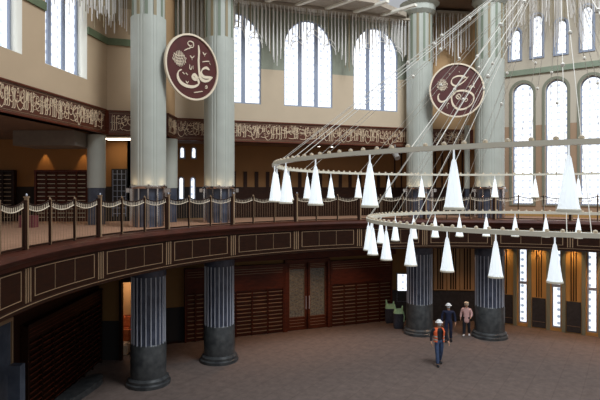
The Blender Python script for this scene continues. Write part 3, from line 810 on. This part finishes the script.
# ------------------------------------------------------------ gallery lights
def spot(px, py, D, z, lab):
    X = (px-300)/F*D; root = empty('downlight', (X, D, z)); tag(root, lab, 'light', 'small gallery downlights')
    MB().lathe((X, D, 0), [(.07, z-.03), (.07, z-.003)], 12).build('rim', M['chrome'], root)
    MB().lathe((X, D, 0), [(.05, z-.036), (.05, z-.03)], 12).build('lens', M['bulb'], root)
spot(85, 141, 18.6, Z1, 'small lit downlight beside the top of the slim gallery column')
spot(46, 146, 19.4, Z1, 'small lit downlight above the left amber wall light')
spot(319, 147, 23.2, Z1, 'brightest small downlight behind the long script band')
spot(332, 147, 23.4, Z1, 'dimmer small downlight right of the brightest one')
root = empty('strip_light', ((117-300)/F*19.4, 19.4, Z1)); tag(root, 'bright white ceiling strip light between slim column and leftmost column', 'light')
X0, X1 = (105-300)/F*19.6, (134-300)/F*19.6
MB().box((X0, 19.2, Z1-.06), (X1, 19.9, Z1-.003)).build('housing', M['white'], root)
MB().box((X0+.04, 19.24, Z1-.07), (X1-.04, 19.86, Z1-.06)).build('diffuser', M['lampglow'], root)
for px in (43, 82):
    X = (px-300)/F*20.1
    root = empty('wall_light', (X, 20.3, 7.9)); tag(root, ('left' if px == 43 else 'right')+' one of two amber wall washers above the red shelves', 'light', 'amber wall washers')
    MB().lathe((X, 20.1, 0), [(.05, 8.26), (.05, 8.397)], 12).build('can', M['chrome'], root)
    l = bpy.data.lights.new('amber_washer', 'SPOT'); l.energy = 42; l.color = (1, .66, .3); l.spot_size = R(48); l.spot_blend = .5; l.shadow_soft_size = .02
    o = bpy.data.objects.new('amber_washer', l); col.objects.link(o); o.location = (X, 20.1, 8.22); o.rotation_euler = (R(3), 0, 0)
for k in range(9):   # recessed warm downlights under the gallery, lighting the carpet along the walls
    a = -.62+k*.19; X = C[0]+13.4*math.sin(a); Y = C[1]+13.4*math.cos(a)
    root = empty('recessed_downlight', (X, Y, ZLC)); tag(root, 'recessed warm downlight under the gallery slab near the back wall', 'light', 'recessed downlights under the gallery')
    MB().lathe((X, Y, 0), [(.08, ZLC-.02), (.08, ZLC-.002)], 12).build('rim', M['chrome'], root)
    l = bpy.data.lights.new('downlight_beam', 'SPOT'); l.energy = 140; l.color = (1, .58, .33); l.spot_size = R(110); l.spot_blend = .8; l.shadow_soft_size = .05
    o = bpy.data.objects.new('downlight_beam', l); col.objects.link(o); o.location = (X, Y, ZLC-.05)
# ceiling speaker under the band
root = empty('ceiling_projector', ((395-300)/F*22.6, 22.6, Z1)); tag(root, 'small grey cylindrical projector hanging under the script band, left of the third column', 'projector')
X = (395-300)/F*22.6
MB().tube((X, 22.6, Z1), (X, 22.6, 8.1), .03).build('stem', M['grey'], root)
MB().tube((X-.05, 22.75, 8.15), (X+.08, 22.4, 7.8), .12, n=16).build('body', M['grey'], root)

# plum box and pale things seen through the rail
o = MB().box((-9.05, 16.7, ZB+.014), (-8.55, 17.0, ZB+.4)).build('carton', M['plum'])
tag(o, 'small plum coloured box on the gallery floor behind the left railing', 'box')

# ------------------------------------------------------------ medallions
def medallion(cx, cy, cz, phi, r, strokes, label):
    ctr = Vector((cx, cy, cz)); n = Vector((-math.sin(phi), -math.cos(phi), 0)); d = Vector((math.cos(phi), -math.sin(phi), 0))
    fr = lambda u, z, o: ctr+d*u*r+Vector((0, 0, 1))*z*r+n*(o+.04)
    root = empty('round_medallion', ctr); tag(root, label, 'calligraphy medallion')
    def disc(r0, r1, o0, o1, name, m):
        mb = MB(); N = 64; vs = []
        for o_ in (o0, o1):
            for rr in (r0, r1):
                for i in range(N): a = 2*math.pi*i/N; vs.append(fr(rr*math.cos(a), rr*math.sin(a), o_))
        fs = []
        for i in range(N):
            j = (i+1) % N
            fs += [(i, j, N+j, N+i), (2*N+i, 2*N+j, 3*N+j, 3*N+i), (N+i, N+j, 3*N+j, 3*N+i)]
            if r0 > .01: fs += [(i, j, 2*N+j, 2*N+i)]
        return mb.add(vs, fs).build(name, m, root)
    disc(.002, .97, -.04, 0, 'field', M['maroon']); disc(.945, 1.0, -.04, .05, 'rim', M['cream'])
    s = MB()
    for pts, w0 in strokes:
        s.ribbon(cr(pts, 6) if len(pts) > 2 else pts, nib(w0*.78), lambda u, z, o: fr(u, z, o), .02)
    s.build('lettering', M['cream'], root)
    t = MB().tube(ctr-n*.25-d*.5, ctr-n*.0-d*.5, .03).tube(ctr-n*.25+d*.5, ctr+d*.5, .03); t.build('bracket', M['grey'], root)
def q1(P): return [((x-172)/137, -(y-202)/177) for x, y in P]
def q2(P): return [((x-199)/165, -(y-203)/165) for x, y in P]
s1 = [(q1([(203, 75), (206, 110), (204, 160), (207, 215), (214, 250), (232, 262), (256, 256), (280, 234)]), .13),
      (q1([(262, 196), (245, 188), (226, 200), (218, 222), (230, 240), (258, 238), (280, 234)]), .12),
      (q1([(208, 240), (196, 262), (180, 262), (172, 248), (184, 240), (200, 262), (204, 285), (180, 304), (146, 308), (114, 296), (98, 268), (102, 240), (118, 226)]), .13),
      (q1([(122, 240), (132, 248)]), .09), (q1([(138, 240), (148, 248)]), .09),
      (q1([(140, 118), (160, 100), (176, 92), (176, 70), (158, 66), (148, 80), (160, 92), (170, 82)]), .045), (q1([(130, 124), (146, 110), (160, 104)]), .05),
      (q1([(160, 142), (170, 152), (182, 138)]), .045), (q1([(170, 150), (170, 164)]), .04),
      (q1([(226, 106), (236, 118), (246, 106)]), .045), (q1([(236, 116), (236, 128)]), .04), (q1([(224, 160), (246, 152), (262, 148)]), .045), (q1([(262, 156), (268, 166)]), .045),
      (q1([(158, 190), (158, 210), (166, 214), (170, 196)]), .045), (q1([(176, 192), (176, 212)]), .045),
      (q1([(138, 282), (146, 292), (152, 280)]), .04), (q1([(238, 296), (246, 286), (250, 298), (238, 300)]), .045), (q1([(180, 336), (204, 328), (226, 320)]), .045)]
rr = random.Random(2)
for k in range(9):   # rosette of small verticals and curls at the left
    x = 76+7.5*k; h = 34*math.sin(math.pi*(k+1)/10)
    s1.append((q1([(x, 172-h*1.3), (x+3, 168-h*.3), (x-2, 172+h*.3), (x+2, 176+h*1.1)]), .035))
for k in range(4): s1.append((q1([(78+k*5, 150+k*16), (100, 158+k*14), (128-k*3, 150+k*16)]), .035))
s2 = [(q2([(262, 132), (236, 118), (200, 118), (172, 134), (168, 160), (190, 176), (220, 166), (250, 142), (268, 120)]), .085),
      (q2([(206, 176), (186, 196), (180, 216), (204, 208), (240, 206), (280, 218), (300, 244), (290, 284), (250, 314), (208, 318), (178, 292), (168, 254), (180, 222), (206, 204)]), .10),
      (q2([(206, 202), (176, 232), (140, 260), (108, 272), (90, 258), (88, 232), (98, 222)]), .095),
      (q2([(196, 236), (212, 226), (222, 240), (210, 256), (196, 246), (200, 234), (226, 262)]), .05), (q2([(246, 266), (258, 252), (262, 266), (246, 274)]), .045),
      (q2([(266, 178), (284, 190), (280, 176), (300, 182), (296, 150)]), .05), (q2([(300, 180), (306, 190)]), .05),
      (q2([(152, 100), (158, 106)]), .06), (q2([(212, 88), (216, 94)]), .06), (q2([(226, 126), (240, 130), (256, 124)]), .045),
      (q2([(138, 300), (146, 282), (152, 284)]), .04), (q2([(142, 300), (142, 314)]), .04)]
for k in range(8):
    x = 84+8*k; h = 30*math.sin(math.pi*(k+1)/9)
    s2.append((q2([(x, 172-h*1.4), (x+3, 170-h*.3), (x-2, 174+h*.3), (x+2, 178+h)]), .035))
for k in range(4): s2.append((q2([(86+k*5, 150+k*15), (110, 158+k*13), (138-k*3, 150+k*15)]), .035))
MD1 = 17.75; medallion((191.5-300)/F*MD1, MD1, CH+(HY-67.5)/F*MD1, -.869, 1.125, s1, 'round maroon medallion with cream lettering between the two left columns')
MD2 = 22.25; medallion((456.5-300)/F*MD2, MD2, CH+(HY-90.5)/F*MD2, .073, 1.16, s2, 'round maroon medallion with cream lettering between the two right columns')

# ------------------------------------------------------------ chandelier
CX, CY = 5.19, 10.4; ZU, ZL = 6.89, 5.81; RU, RL = 5.7, 3.79; APEX = 11.1
ch = empty('ring_chandelier', (CX, CY, ZU)); tag(ch, 'huge two-tier ivory ring chandelier with white cone shades hung on slanting cables', 'chandelier')
def ringp(r, a, z): return Vector((CX+r*math.sin(a), CY+r*math.cos(a), z))
for nm, r, z, hh in (('upper_ring', RU, ZU, .028), ('lower_ring', RL, ZL, .034)):
    mb = MB().arcband((CX, CY), r-.045, r+.045, z-hh, z+hh, 0, 2*math.pi, 128); mb.build(nm, M['ring'], ch)
# shade mesh
nn = 24; rf = lambda i: 1.0 if i % 2 else .95
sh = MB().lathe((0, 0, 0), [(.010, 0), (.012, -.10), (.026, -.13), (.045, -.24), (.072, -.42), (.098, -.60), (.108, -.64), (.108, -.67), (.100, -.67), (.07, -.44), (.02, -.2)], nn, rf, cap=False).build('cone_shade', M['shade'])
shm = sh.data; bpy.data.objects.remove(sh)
rimm = MB().lathe((0, 0, 0), [(.110, -.645), (.116, -.655), (.116, -.675), (.104, -.678)], 24, cap=False).build('rim', M['ring']); rimd = rimm.data; bpy.data.objects.remove(rimm)
org = ORG[ch.name]
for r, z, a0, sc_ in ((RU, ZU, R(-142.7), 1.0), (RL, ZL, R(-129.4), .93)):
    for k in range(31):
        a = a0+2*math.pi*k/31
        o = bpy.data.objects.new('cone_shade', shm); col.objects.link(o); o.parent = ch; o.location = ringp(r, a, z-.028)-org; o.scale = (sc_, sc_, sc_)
        o2 = bpy.data.objects.new('rim', rimd); col.objects.link(o2); o2.parent = o
# little spot lamps along the rings
bd = MB().lathe((0, 0, 0), [(.024, -.03), (.024, .004), (.031, .014), (.024, .032), (.004, .042)], 10).build('spot_bulb', M['bulbcap']); bdm = bd.data; bpy.data.objects.remove(bd)
beads = [(ringp(RU-.0, R(-142.7)+2*math.pi*(k+.5)/155, ZU+.028)) for k in range(155)]+[(ringp(RL, R(-129.4)+2*math.pi*(k+.5)/124, ZL+.034)) for k in range(124)]
def vis(p): return 250 < 300+F*p.x/p.y < 605
beads.sort(key=lambda p: (not vis(p), p.y))
for p in beads[:100]:
    o = bpy.data.objects.new('spot_bulb', bdm); col.objects.link(o); o.parent = ch; o.location = p-org
mb = MB()
for p in beads[100:]: mb.lathe(p, [(.024, -.03), (.024, .004), (.031, .014), (.024, .032), (.004, .042)], 6)
o = mb.build('spot_bulbs', M['bulbcap'], ch); o['kind'] = 'stuff'
hub = MB().arcband((CX, CY), .25, .33, APEX-.05, APEX+.05, 0, 2*math.pi, 24); hub.build('top_hub', M['ring'], ch)
MB().tube((CX, CY, APEX), (CX, CY, 17.5), .03).tube((CX-.33, CY, APEX), (CX+.33, CY, APEX), .02).build('main_stem', M['ring'], ch)
for r, z, n, a0, da in ((RU, ZU, 14, R(-139), R(1.6)), (RL, ZL, 10, R(-121), R(2.2))):
    for k in range(n):
        for s_ in (-1, 1):
            a = a0+2*math.pi*k/n+s_*da; p0 = ringp(r, a, z+.03); p1 = ringp(.29, a, APEX)
            o = MB().tube(p0, p1, .006, n=6, cap=False).build('cable', M['cable'], ch)
            q = p0.lerp(p1, .5 if s_ > 0 else .62)
            MB().lathe(q-Vector((0, 0, .04)), [(.008, 0), (.035, .02), (.035, .055), (.008, .08)], 8).build('cable_clamp', M['cable'], o)

# ------------------------------------------------------------ people
def skinned(name, chains, m, parent, org, rz=0, sub=2, thin=1):
    """chains: list of [(point, radius),...] sharing vertices by coordinates; one continuous skin surface"""
    vs = []; rad = []; ed = []; idx = {}
    for chn in chains:
        prev = None
        for (p, r) in chn:
            key = tuple(round(c, 4) for c in p)
            if key not in idx: idx[key] = len(vs); vs.append(p); rad.append(r if isinstance(r, tuple) else (r, r))
            i = idx[key]
            if prev is not None and prev != i: ed.append((prev, i))
            prev = i
    me = bpy.data.meshes.new(name); me.from_pydata(vs, ed, []); o = bpy.data.objects.new(name, me); col.objects.link(o)
    md = o.modifiers.new('skin', 'SKIN'); md.use_smooth_shade = True; md.branch_smoothing = .5
    for i, r in enumerate(rad): me.skin_vertices[0].data[i].radius = r
    for i in range(len(vs)): me.skin_vertices[0].data[i].use_root = (i == 0)
    ms = o.modifiers.new('sub', 'SUBSURF'); ms.levels = sub; ms.render_levels = sub
    dg = bpy.context.evaluated_depsgraph_get(); dg.update()
    nm = bpy.data.meshes.new_from_object(o.evaluated_get(dg)); bpy.data.objects.remove(o)
    nm.materials.clear(); nm.materials.append(m); nm.name = name
    for p in nm.polygons: p.use_smooth = True
    ob = bpy.data.objects.new(name, nm); col.objects.link(ob)
    if parent: ob.parent = parent
    return ob
def blob(name, c, rx, ry, rz_, m, parent, cut=None, n=16):
    mb = MB(); prof = []
    k0 = -1 if cut is None else cut
    for i in range(11):
        s = k0+(1-k0)*i/10; s = max(-.999, min(.999, s)); prof.append((math.sqrt(1-s*s), s))
    vs = []; 
    for (r, z) in prof:
        for i in range(n): a = 2*math.pi*i/n; vs.append((c[0]+rx*r*math.cos(a), c[1]+ry*r*math.sin(a), c[2]+rz_*z))
    fs = [(k*n+i, k*n+(i+1) % n, (k+1)*n+(i+1) % n, (k+1)*n+i) for k in range(10) for i in range(n)]+[tuple(range(n-1, -1, -1)), tuple(range(10*n, 11*n))]
    mb.add(vs, fs)
    me = bpy.data.meshes.new(name); me.from_pydata(mb.v, [], mb.f)
    bm = bmesh.new(); bm.from_mesh(me); bmesh.ops.recalc_face_normals(bm, faces=bm.faces); bm.to_mesh(me); bm.free()
    for p in me.polygons: p.use_smooth = True
    return meshobj(name, me, m, parent)
def person(px, py, h, face, label, style):
    """figure faces local -Y; face rotates it. h standing height"""
    D = CH*F/(py-HY); X = (px-300)/F*D; s = h/1.75
    root = empty('person', (0, 0, 0)); V = lambda x, y, z: (x*s, y*s, z*s)
    g = style['gait']
    sh = .195 if style['f'] else .215
    J = dict(pelvis=V(0, 0, .95), belly=V(0, 0, 1.08), chest=V(0, -.01, 1.28), neck0=V(0, 0, 1.42), neck1=V(0, -.01, 1.5), head0=V(0, -.015, 1.58), head1=V(0, -.015, 1.66))
    ft = {}
    for sd, k in ((-1, g), (1, -g)):      # k>0 : leg forward (towards -Y)
        hip = V(sd*.09, 0, .92); knee = V(sd*.095, -.10*k-.03*abs(k), .50); ank = V(sd*.10, -.20*k+(.06 if k < 0 else 0), .09+(.03 if k < 0 else 0)); toe = V(sd*.12, -.20*k-.15+(.06 if k < 0 else 0), .045)
        ft[sd] = (hip, knee, ank, toe)
    arms = style['arms']
    am = {}
    for sd in (-1, 1):
        e, wv, hd = arms[sd]
        am[sd] = (V(sd*(sh-.03), 0, 1.40), V(sd*e[0], e[1], e[2]), V(sd*wv[0], wv[1], wv[2]), V(sd*hd[0], hd[1], hd[2]))
    def q(r): return r*s
    torso = [(J['pelvis'], (q(.12), q(.095))), (J['belly'], (q(.115), q(.09))), (J['chest'], (q(.14), q(.10))), (J['neck0'], (q(.075), q(.065))), (J['neck1'], q(.05)), (J['head0'], (q(.072), q(.085))), (J['head1'], (q(.068), q(.082)))]
    body = [torso]
    for sd in (-1, 1):
        hip, knee, ank, toe = ft[sd]
        body.append([(J['pelvis'], 0), (hip, q(.078)), (knee, q(.052)), (ank, q(.034)), (tuple(Vector(ank)*.8+Vector(toe)*.2), q(.026))])
        a0, a1, a2, a3 = am[sd]
        body.append([(J['chest'], 0), (a0, q(.05)), (a1, q(.038)), (a2, q(.027)), (a3, q(.026))])
    skinned('body', body, M['skin'], root, None)
    # fingers and thumb on each hand
    for sd in (-1, 1):
        a2, a3 = Vector(am[sd][2]), Vector(am[sd][3]); d = (a3-a2).normalized(); side = Vector((0, 1, 0)); side = (side-d*side.dot(d)).normalized(); inw = Vector((-sd, 0, 0))
        mb = MB()
        for k, L in enumerate((.068, .078, .074, .058)):
            b0 = a3+side*(-.027+.018*k)*s; b1 = b0+(d+inw*.15)*L*.5*s; b2 = b1+(d+inw*.6).normalized()*L*.5*s
            mb.tube(b0, b1, .009*s, .008*s, 6).tube(b1, b2, .008*s, .006*s, 6)
        b0 = a2+(a3-a2)*.4-side*.02*s; b1 = b0+(d-side*.8).normalized()*.045*s; mb.tube(b0, b1, .011*s, .009*s, 6).tube(b1, b1+(d*.9-side*.2)*.03*s, .009*s, .007*s, 6)
        mb.build('fingers', M['skin'], root)
    # trousers
    leg = [[(J['belly'], (q(.128), q(.105))), (J['pelvis'], (q(.135), q(.11)))]]
    for sd in (-1, 1):
        hip, knee, ank, toe = ft[sd]; an = tuple(a*.99+b*.01 for a, b in zip(ank, knee))
        leg.append([(J['pelvis'], 0), (hip, q(.098)), (knee, q(.072)), (an, q(.062))])
        sb = skinned('shoe', [[(tuple(Vector(ank)+Vector((0, .03*s, -.03*s))), q(.042)), (tuple(Vector(ank)*.5+Vector(toe)*.5-Vector((0, 0, .01*s))), (q(.045), q(.04))), (toe, (q(.045), q(.03)))]], M[style['shoe']], root, None)
    skinned('trousers', leg, M[style['trousers']], root, None)
    # jacket
    lowj = V(0, 0, style.get('hem', .93))
    jk = [[(J['chest'], (q(.165), q(.125))), (J['belly'], (q(.14), q(.115))), (lowj, (q(style.get('hw', .145)), q(.12)))], [(J['chest'], 0), (V(0, 0, 1.43), (q(.10), q(.08))), (V(0, 0, 1.485), (q(.062), q(.06)))]]
    for sd in (-1, 1):
        a0, a1, a2, a3 = am[sd]; jk.append([(J['chest'], 0), (a0, q(.072)), (a1, q(.056)), (tuple(Vector(a1).lerp(Vector(a2), .93)), q(.042))])
    skinned('jacket', jk, M[style['jacket']], root, None)
    hc = V(0, -.015, 1.635)
    blob('nose', V(0, -.108, 1.625), .014*s, .018*s, .022*s, M['skin'], root, n=8)
    for sd in (-1, 1):
        blob('eye', V(sd*.032, -.094, 1.65), .011*s, .008*s, .008*s, M['dark'], root, n=8)
        blob('ear', V(sd*.078, -.01, 1.63), .012*s, .022*s, .032*s, M['skin'], root, n=8)
    blob('mouth', V(0, -.098, 1.585), .024*s, .006*s, .007*s, M['plum'], root, n=8)
    if style.get('mask'): blob('face_mask', V(0, -.055, 1.59), .066*s, .062*s, .045*s, M['mask'], root)
    if style['head'] == 'helmet':
        blob('hair', V(0, .015, 1.65), .086*s, .092*s, .085*s, M['hair'], root, cut=-.2)
        hm = blob('helmet', V(0, -.01, 1.675), .102*s, .122*s, .105*s, M['helmet'], root, cut=0)
        mb = MB().lathe((0, -.02*s, 1.672*s), [(.11*s, 0), (.135*s, -.006*s), (.135*s, .004*s), (.11*s, .012*s)], 20); br = mb.build('brim', M['helmet'], None); br.parent = hm
    else:
        blob('head_scarf', V(0, .012, 1.64), .100*s, .104*s, .125*s, M['scarf'], root, cut=-.55)
        blob('cap', V(0, -.0, 1.70), .104*s, .112*s, .08*s, M['scarf'], root, cut=-.1)
    if style.get('vest'):
        # open hi-vis waistcoat: two front panels, back and shoulders, following the jacket
        mb = MB(); nseg = 28; rings = [(.93, .172, .142), (1.05, .165, .135), (1.2, .178, .14), (1.32, .188, .142), (1.42, .150, .115), (1.465, .085, .085)]
        vs = []; idx = {}
        gapa = .6
        for k, (z, rx, ry) in enumerate(rings):
            for i in range(nseg+1):
                a = -math.pi/2+gapa+(2*math.pi-2*gapa)*i/nseg; vs.append(V(rx*math.cos(a)*1.06, ry*math.sin(a)*1.06-.005, z))
        fs = [(k*(nseg+1)+i, k*(nseg+1)+i+1, (k+1)*(nseg+1)+i+1, (k+1)*(nseg+1)+i) for k in range(len(rings)-1) for i in range(nseg)]
        mb.add(vs, fs); vv = mb.build('safety_vest', M['orange'], root)
        sm = vv.modifiers.new('solid', 'SOLIDIFY'); sm.thickness = .012; sm.offset = 1
        for z, rx, ry in ((1.02, .18, .15), (1.14, .183, .15)):
            mb = MB(); vs = []
            for i in range(nseg+1):
                a = -math.pi/2+gapa+(2*math.pi-2*gapa)*i/nseg
                for dz in (-.025, .025): vs.append(V(rx*math.cos(a)*1.09, ry*math.sin(a)*1.09-.005, z+dz))
            mb.add(vs, [(2*i, 2*i+2, 2*i+3, 2*i+1) for i in range(nseg)]); tp = mb.build('reflective_band', M['reflect'], vv)
            tp.modifiers.new('solid', 'SOLIDIFY').thickness = .004*s
    root.location = (X, D, 0); root.rotation_euler = (0, 0, face); root.scale = (style.get('wide', 1.1), style.get('wide', 1.1), 1)
    tag(root, label, 'person'); return root
down = {sd: ((.26, .02, 1.15), (.27, -.04, .90), (.265, -.07, .81)) for sd in (-1, 1)}
walk = {-1: ((.27, .05, 1.16), (.29, -.02, .92), (.285, -.06, .83)), 1: ((.27, -.0, 1.15), (.30, -.12, .94), (.30, -.18, .86))}
front = {-1: ((.23, .02, 1.14), (.25, -.04, .92), (.25, -.06, .84)), 1: ((.23, -.02, 1.15), (.2, -.14, 1.0), (.17, -.18, .95))}
person(439, 365.3, 1.66, R(6), 'person in orange safety vest, jeans and white helmet walking toward the camera', dict(f=False, gait=.7, arms=walk, shoe='shoe', trousers='jean', jacket='dark', head='helmet', mask=True, vest=True))
person(448.5, 342, 1.63, R(-12), 'person in navy work clothes and white helmet standing behind the orange vest', dict(f=False, gait=.3, arms=down, shoe='shoe', trousers='navy', jacket='navy', head='helmet', mask=True, hem=.86))
person(466.5, 336, 1.5, R(-25), 'person in long pink coat and pale head covering beside the rightmost column', dict(f=True, gait=.25, arms=front, shoe='wshoe', trousers='dark', jacket='pink', head='scarf', hem=.64, hw=.2, wide=1.16))

# ------------------------------------------------------------ two tall bags by the third column
def tall_bag(px, py, h, rz, lab):
    D = CH*F/(py-HY); X = (px-300)/F*D; root = empty('tall_bag', (X, D, 0)); tag(root, lab, 'bag', 'bags by the third column')
    mb = MB(); n = 24; vs = []; rows = [(0, .2, .15), (.03, .23, .17), (.3, .24, .18), (.62*h, .235, .17)]
    def sec(z, a, b): return [(X+a*math.copysign(abs(math.cos(t))**.6, math.cos(t)), D+b*math.copysign(abs(math.sin(t))**.6, math.sin(t)), z) for t in [2*math.pi*i/n for i in range(n)]]
    for z, a, b in rows: vs += sec(z, a, b)
    fs = [(k*n+i, k*n+(i+1) % n, (k+1)*n+(i+1) % n, (k+1)*n+i) for k in range(3) for i in range(n)]+[tuple(range(n-1, -1, -1))]
    mb.add(vs, fs).build('woven_body', M['weave'], root, True)
    mb = MB(); vs = []
    for z, a, b in [(.62*h, .238, .172), (.7*h, .22, .15), (.8*h, .19, .12)]: vs += sec(z, a, b)
    fs = [(k*n+i, k*n+(i+1) % n, (k+1)*n+(i+1) % n, (k+1)*n+i) for k in range(2) for i in range(n)]+[tuple(range(2*n, 3*n))]
    mb.add(vs, fs).build('green_top', M['mint'], root, True)
    for sgn in (-1, 1):
        mb = MB(); p = Vector((X+sgn*.15, D, .76*h)); t = Vector((X+sgn*.19, D, (1.0 if sgn < 0 else .93)*h))
        mb.tube(p, t, .06, .022, 8); mb.build('peaked_ear', M['mint'], root, True)
    mb = MB(); pts = [Vector((X+.2, D-.12, .7*h)), Vector((X+.24, D-.15, .5*h)), Vector((X+.22, D-.17, .3*h))]
    for a, b in zip(pts, pts[1:]): mb.tube(a, b, .018)
    mb.build('strap', M['mint'], root)
    root.rotation_euler = (0, 0, rz)
tall_bag(390, 322.5, 1.12, 0, 'dark woven bag with mint green top, the left one of two, against the wall unit')
tall_bag(398.5, 328, 1.12, 0, 'dark woven bag with mint green top, the right one, nearer the third column')

# ------------------------------------------------------------ lower left corner: glass door, grey pillar, curved bench
root = empty('door_3', LW.p(LW.hit(5)[0], 0, .05)); S(root)
u1 = LW.hit(10)[0]
t = MB(); LW.box(t, u1-1.3, u1-.06, .05, 3.0, .02, .05); t.build('glass', M['glass_blue'], root)
t = MB(); LW.box(t, u1-.06, u1, 0, 3.1, 0, .09); LW.box(t, u1-1.36, u1-1.3, 0, 3.1, 0, .09); LW.box(t, u1-1.3, u1-.06, 3.0, 3.1, 0, .09); t.build('frame', M['inlay'], root)
root = empty('grey_bollard', (-7.2, 13.05, 0)); tag(root, 'plain grey upright post at the lower left, before the glass door', 'post')
px_ = (16-300)/F*13.0
o = MB().box((px_-.15, 12.9, 0), (px_+.15, 13.15, 2.05)).build('panel', M['glass_blue'], root); MBo = o
MB().box((px_-.17, 12.88, 0), (px_+.17, 13.17, .08)).build('foot', M['grey'], root)
bpts = [(-6.9, 15.3), (-6.75, 16.2), (-6.5, 17.0), (-6.2, 17.4)]
o = MB(); bx = [(-7.3, 14.6), (-7.0, 14.9), (-6.75, 15.7), (-6.6, 16.6), (-6.55, 17.2), (-6.65, 17.5), (-6.9, 17.6), (-7.15, 17.3), (-7.28, 16.2)]
cb = cr(bx+[bx[0]], 5)[:-1]
o.poly(cb, .0, .2); ob = o.build('curved_step', M['marble_base'])
tag(ob, 'low curved grey step on the carpet in the lower left corner', 'step')

# dark thresholds
t = MB(); GB.box(t, 0, GB.L, 0, .06, 0, .1); S(t.build('baseboard_far', M['darkwood']))
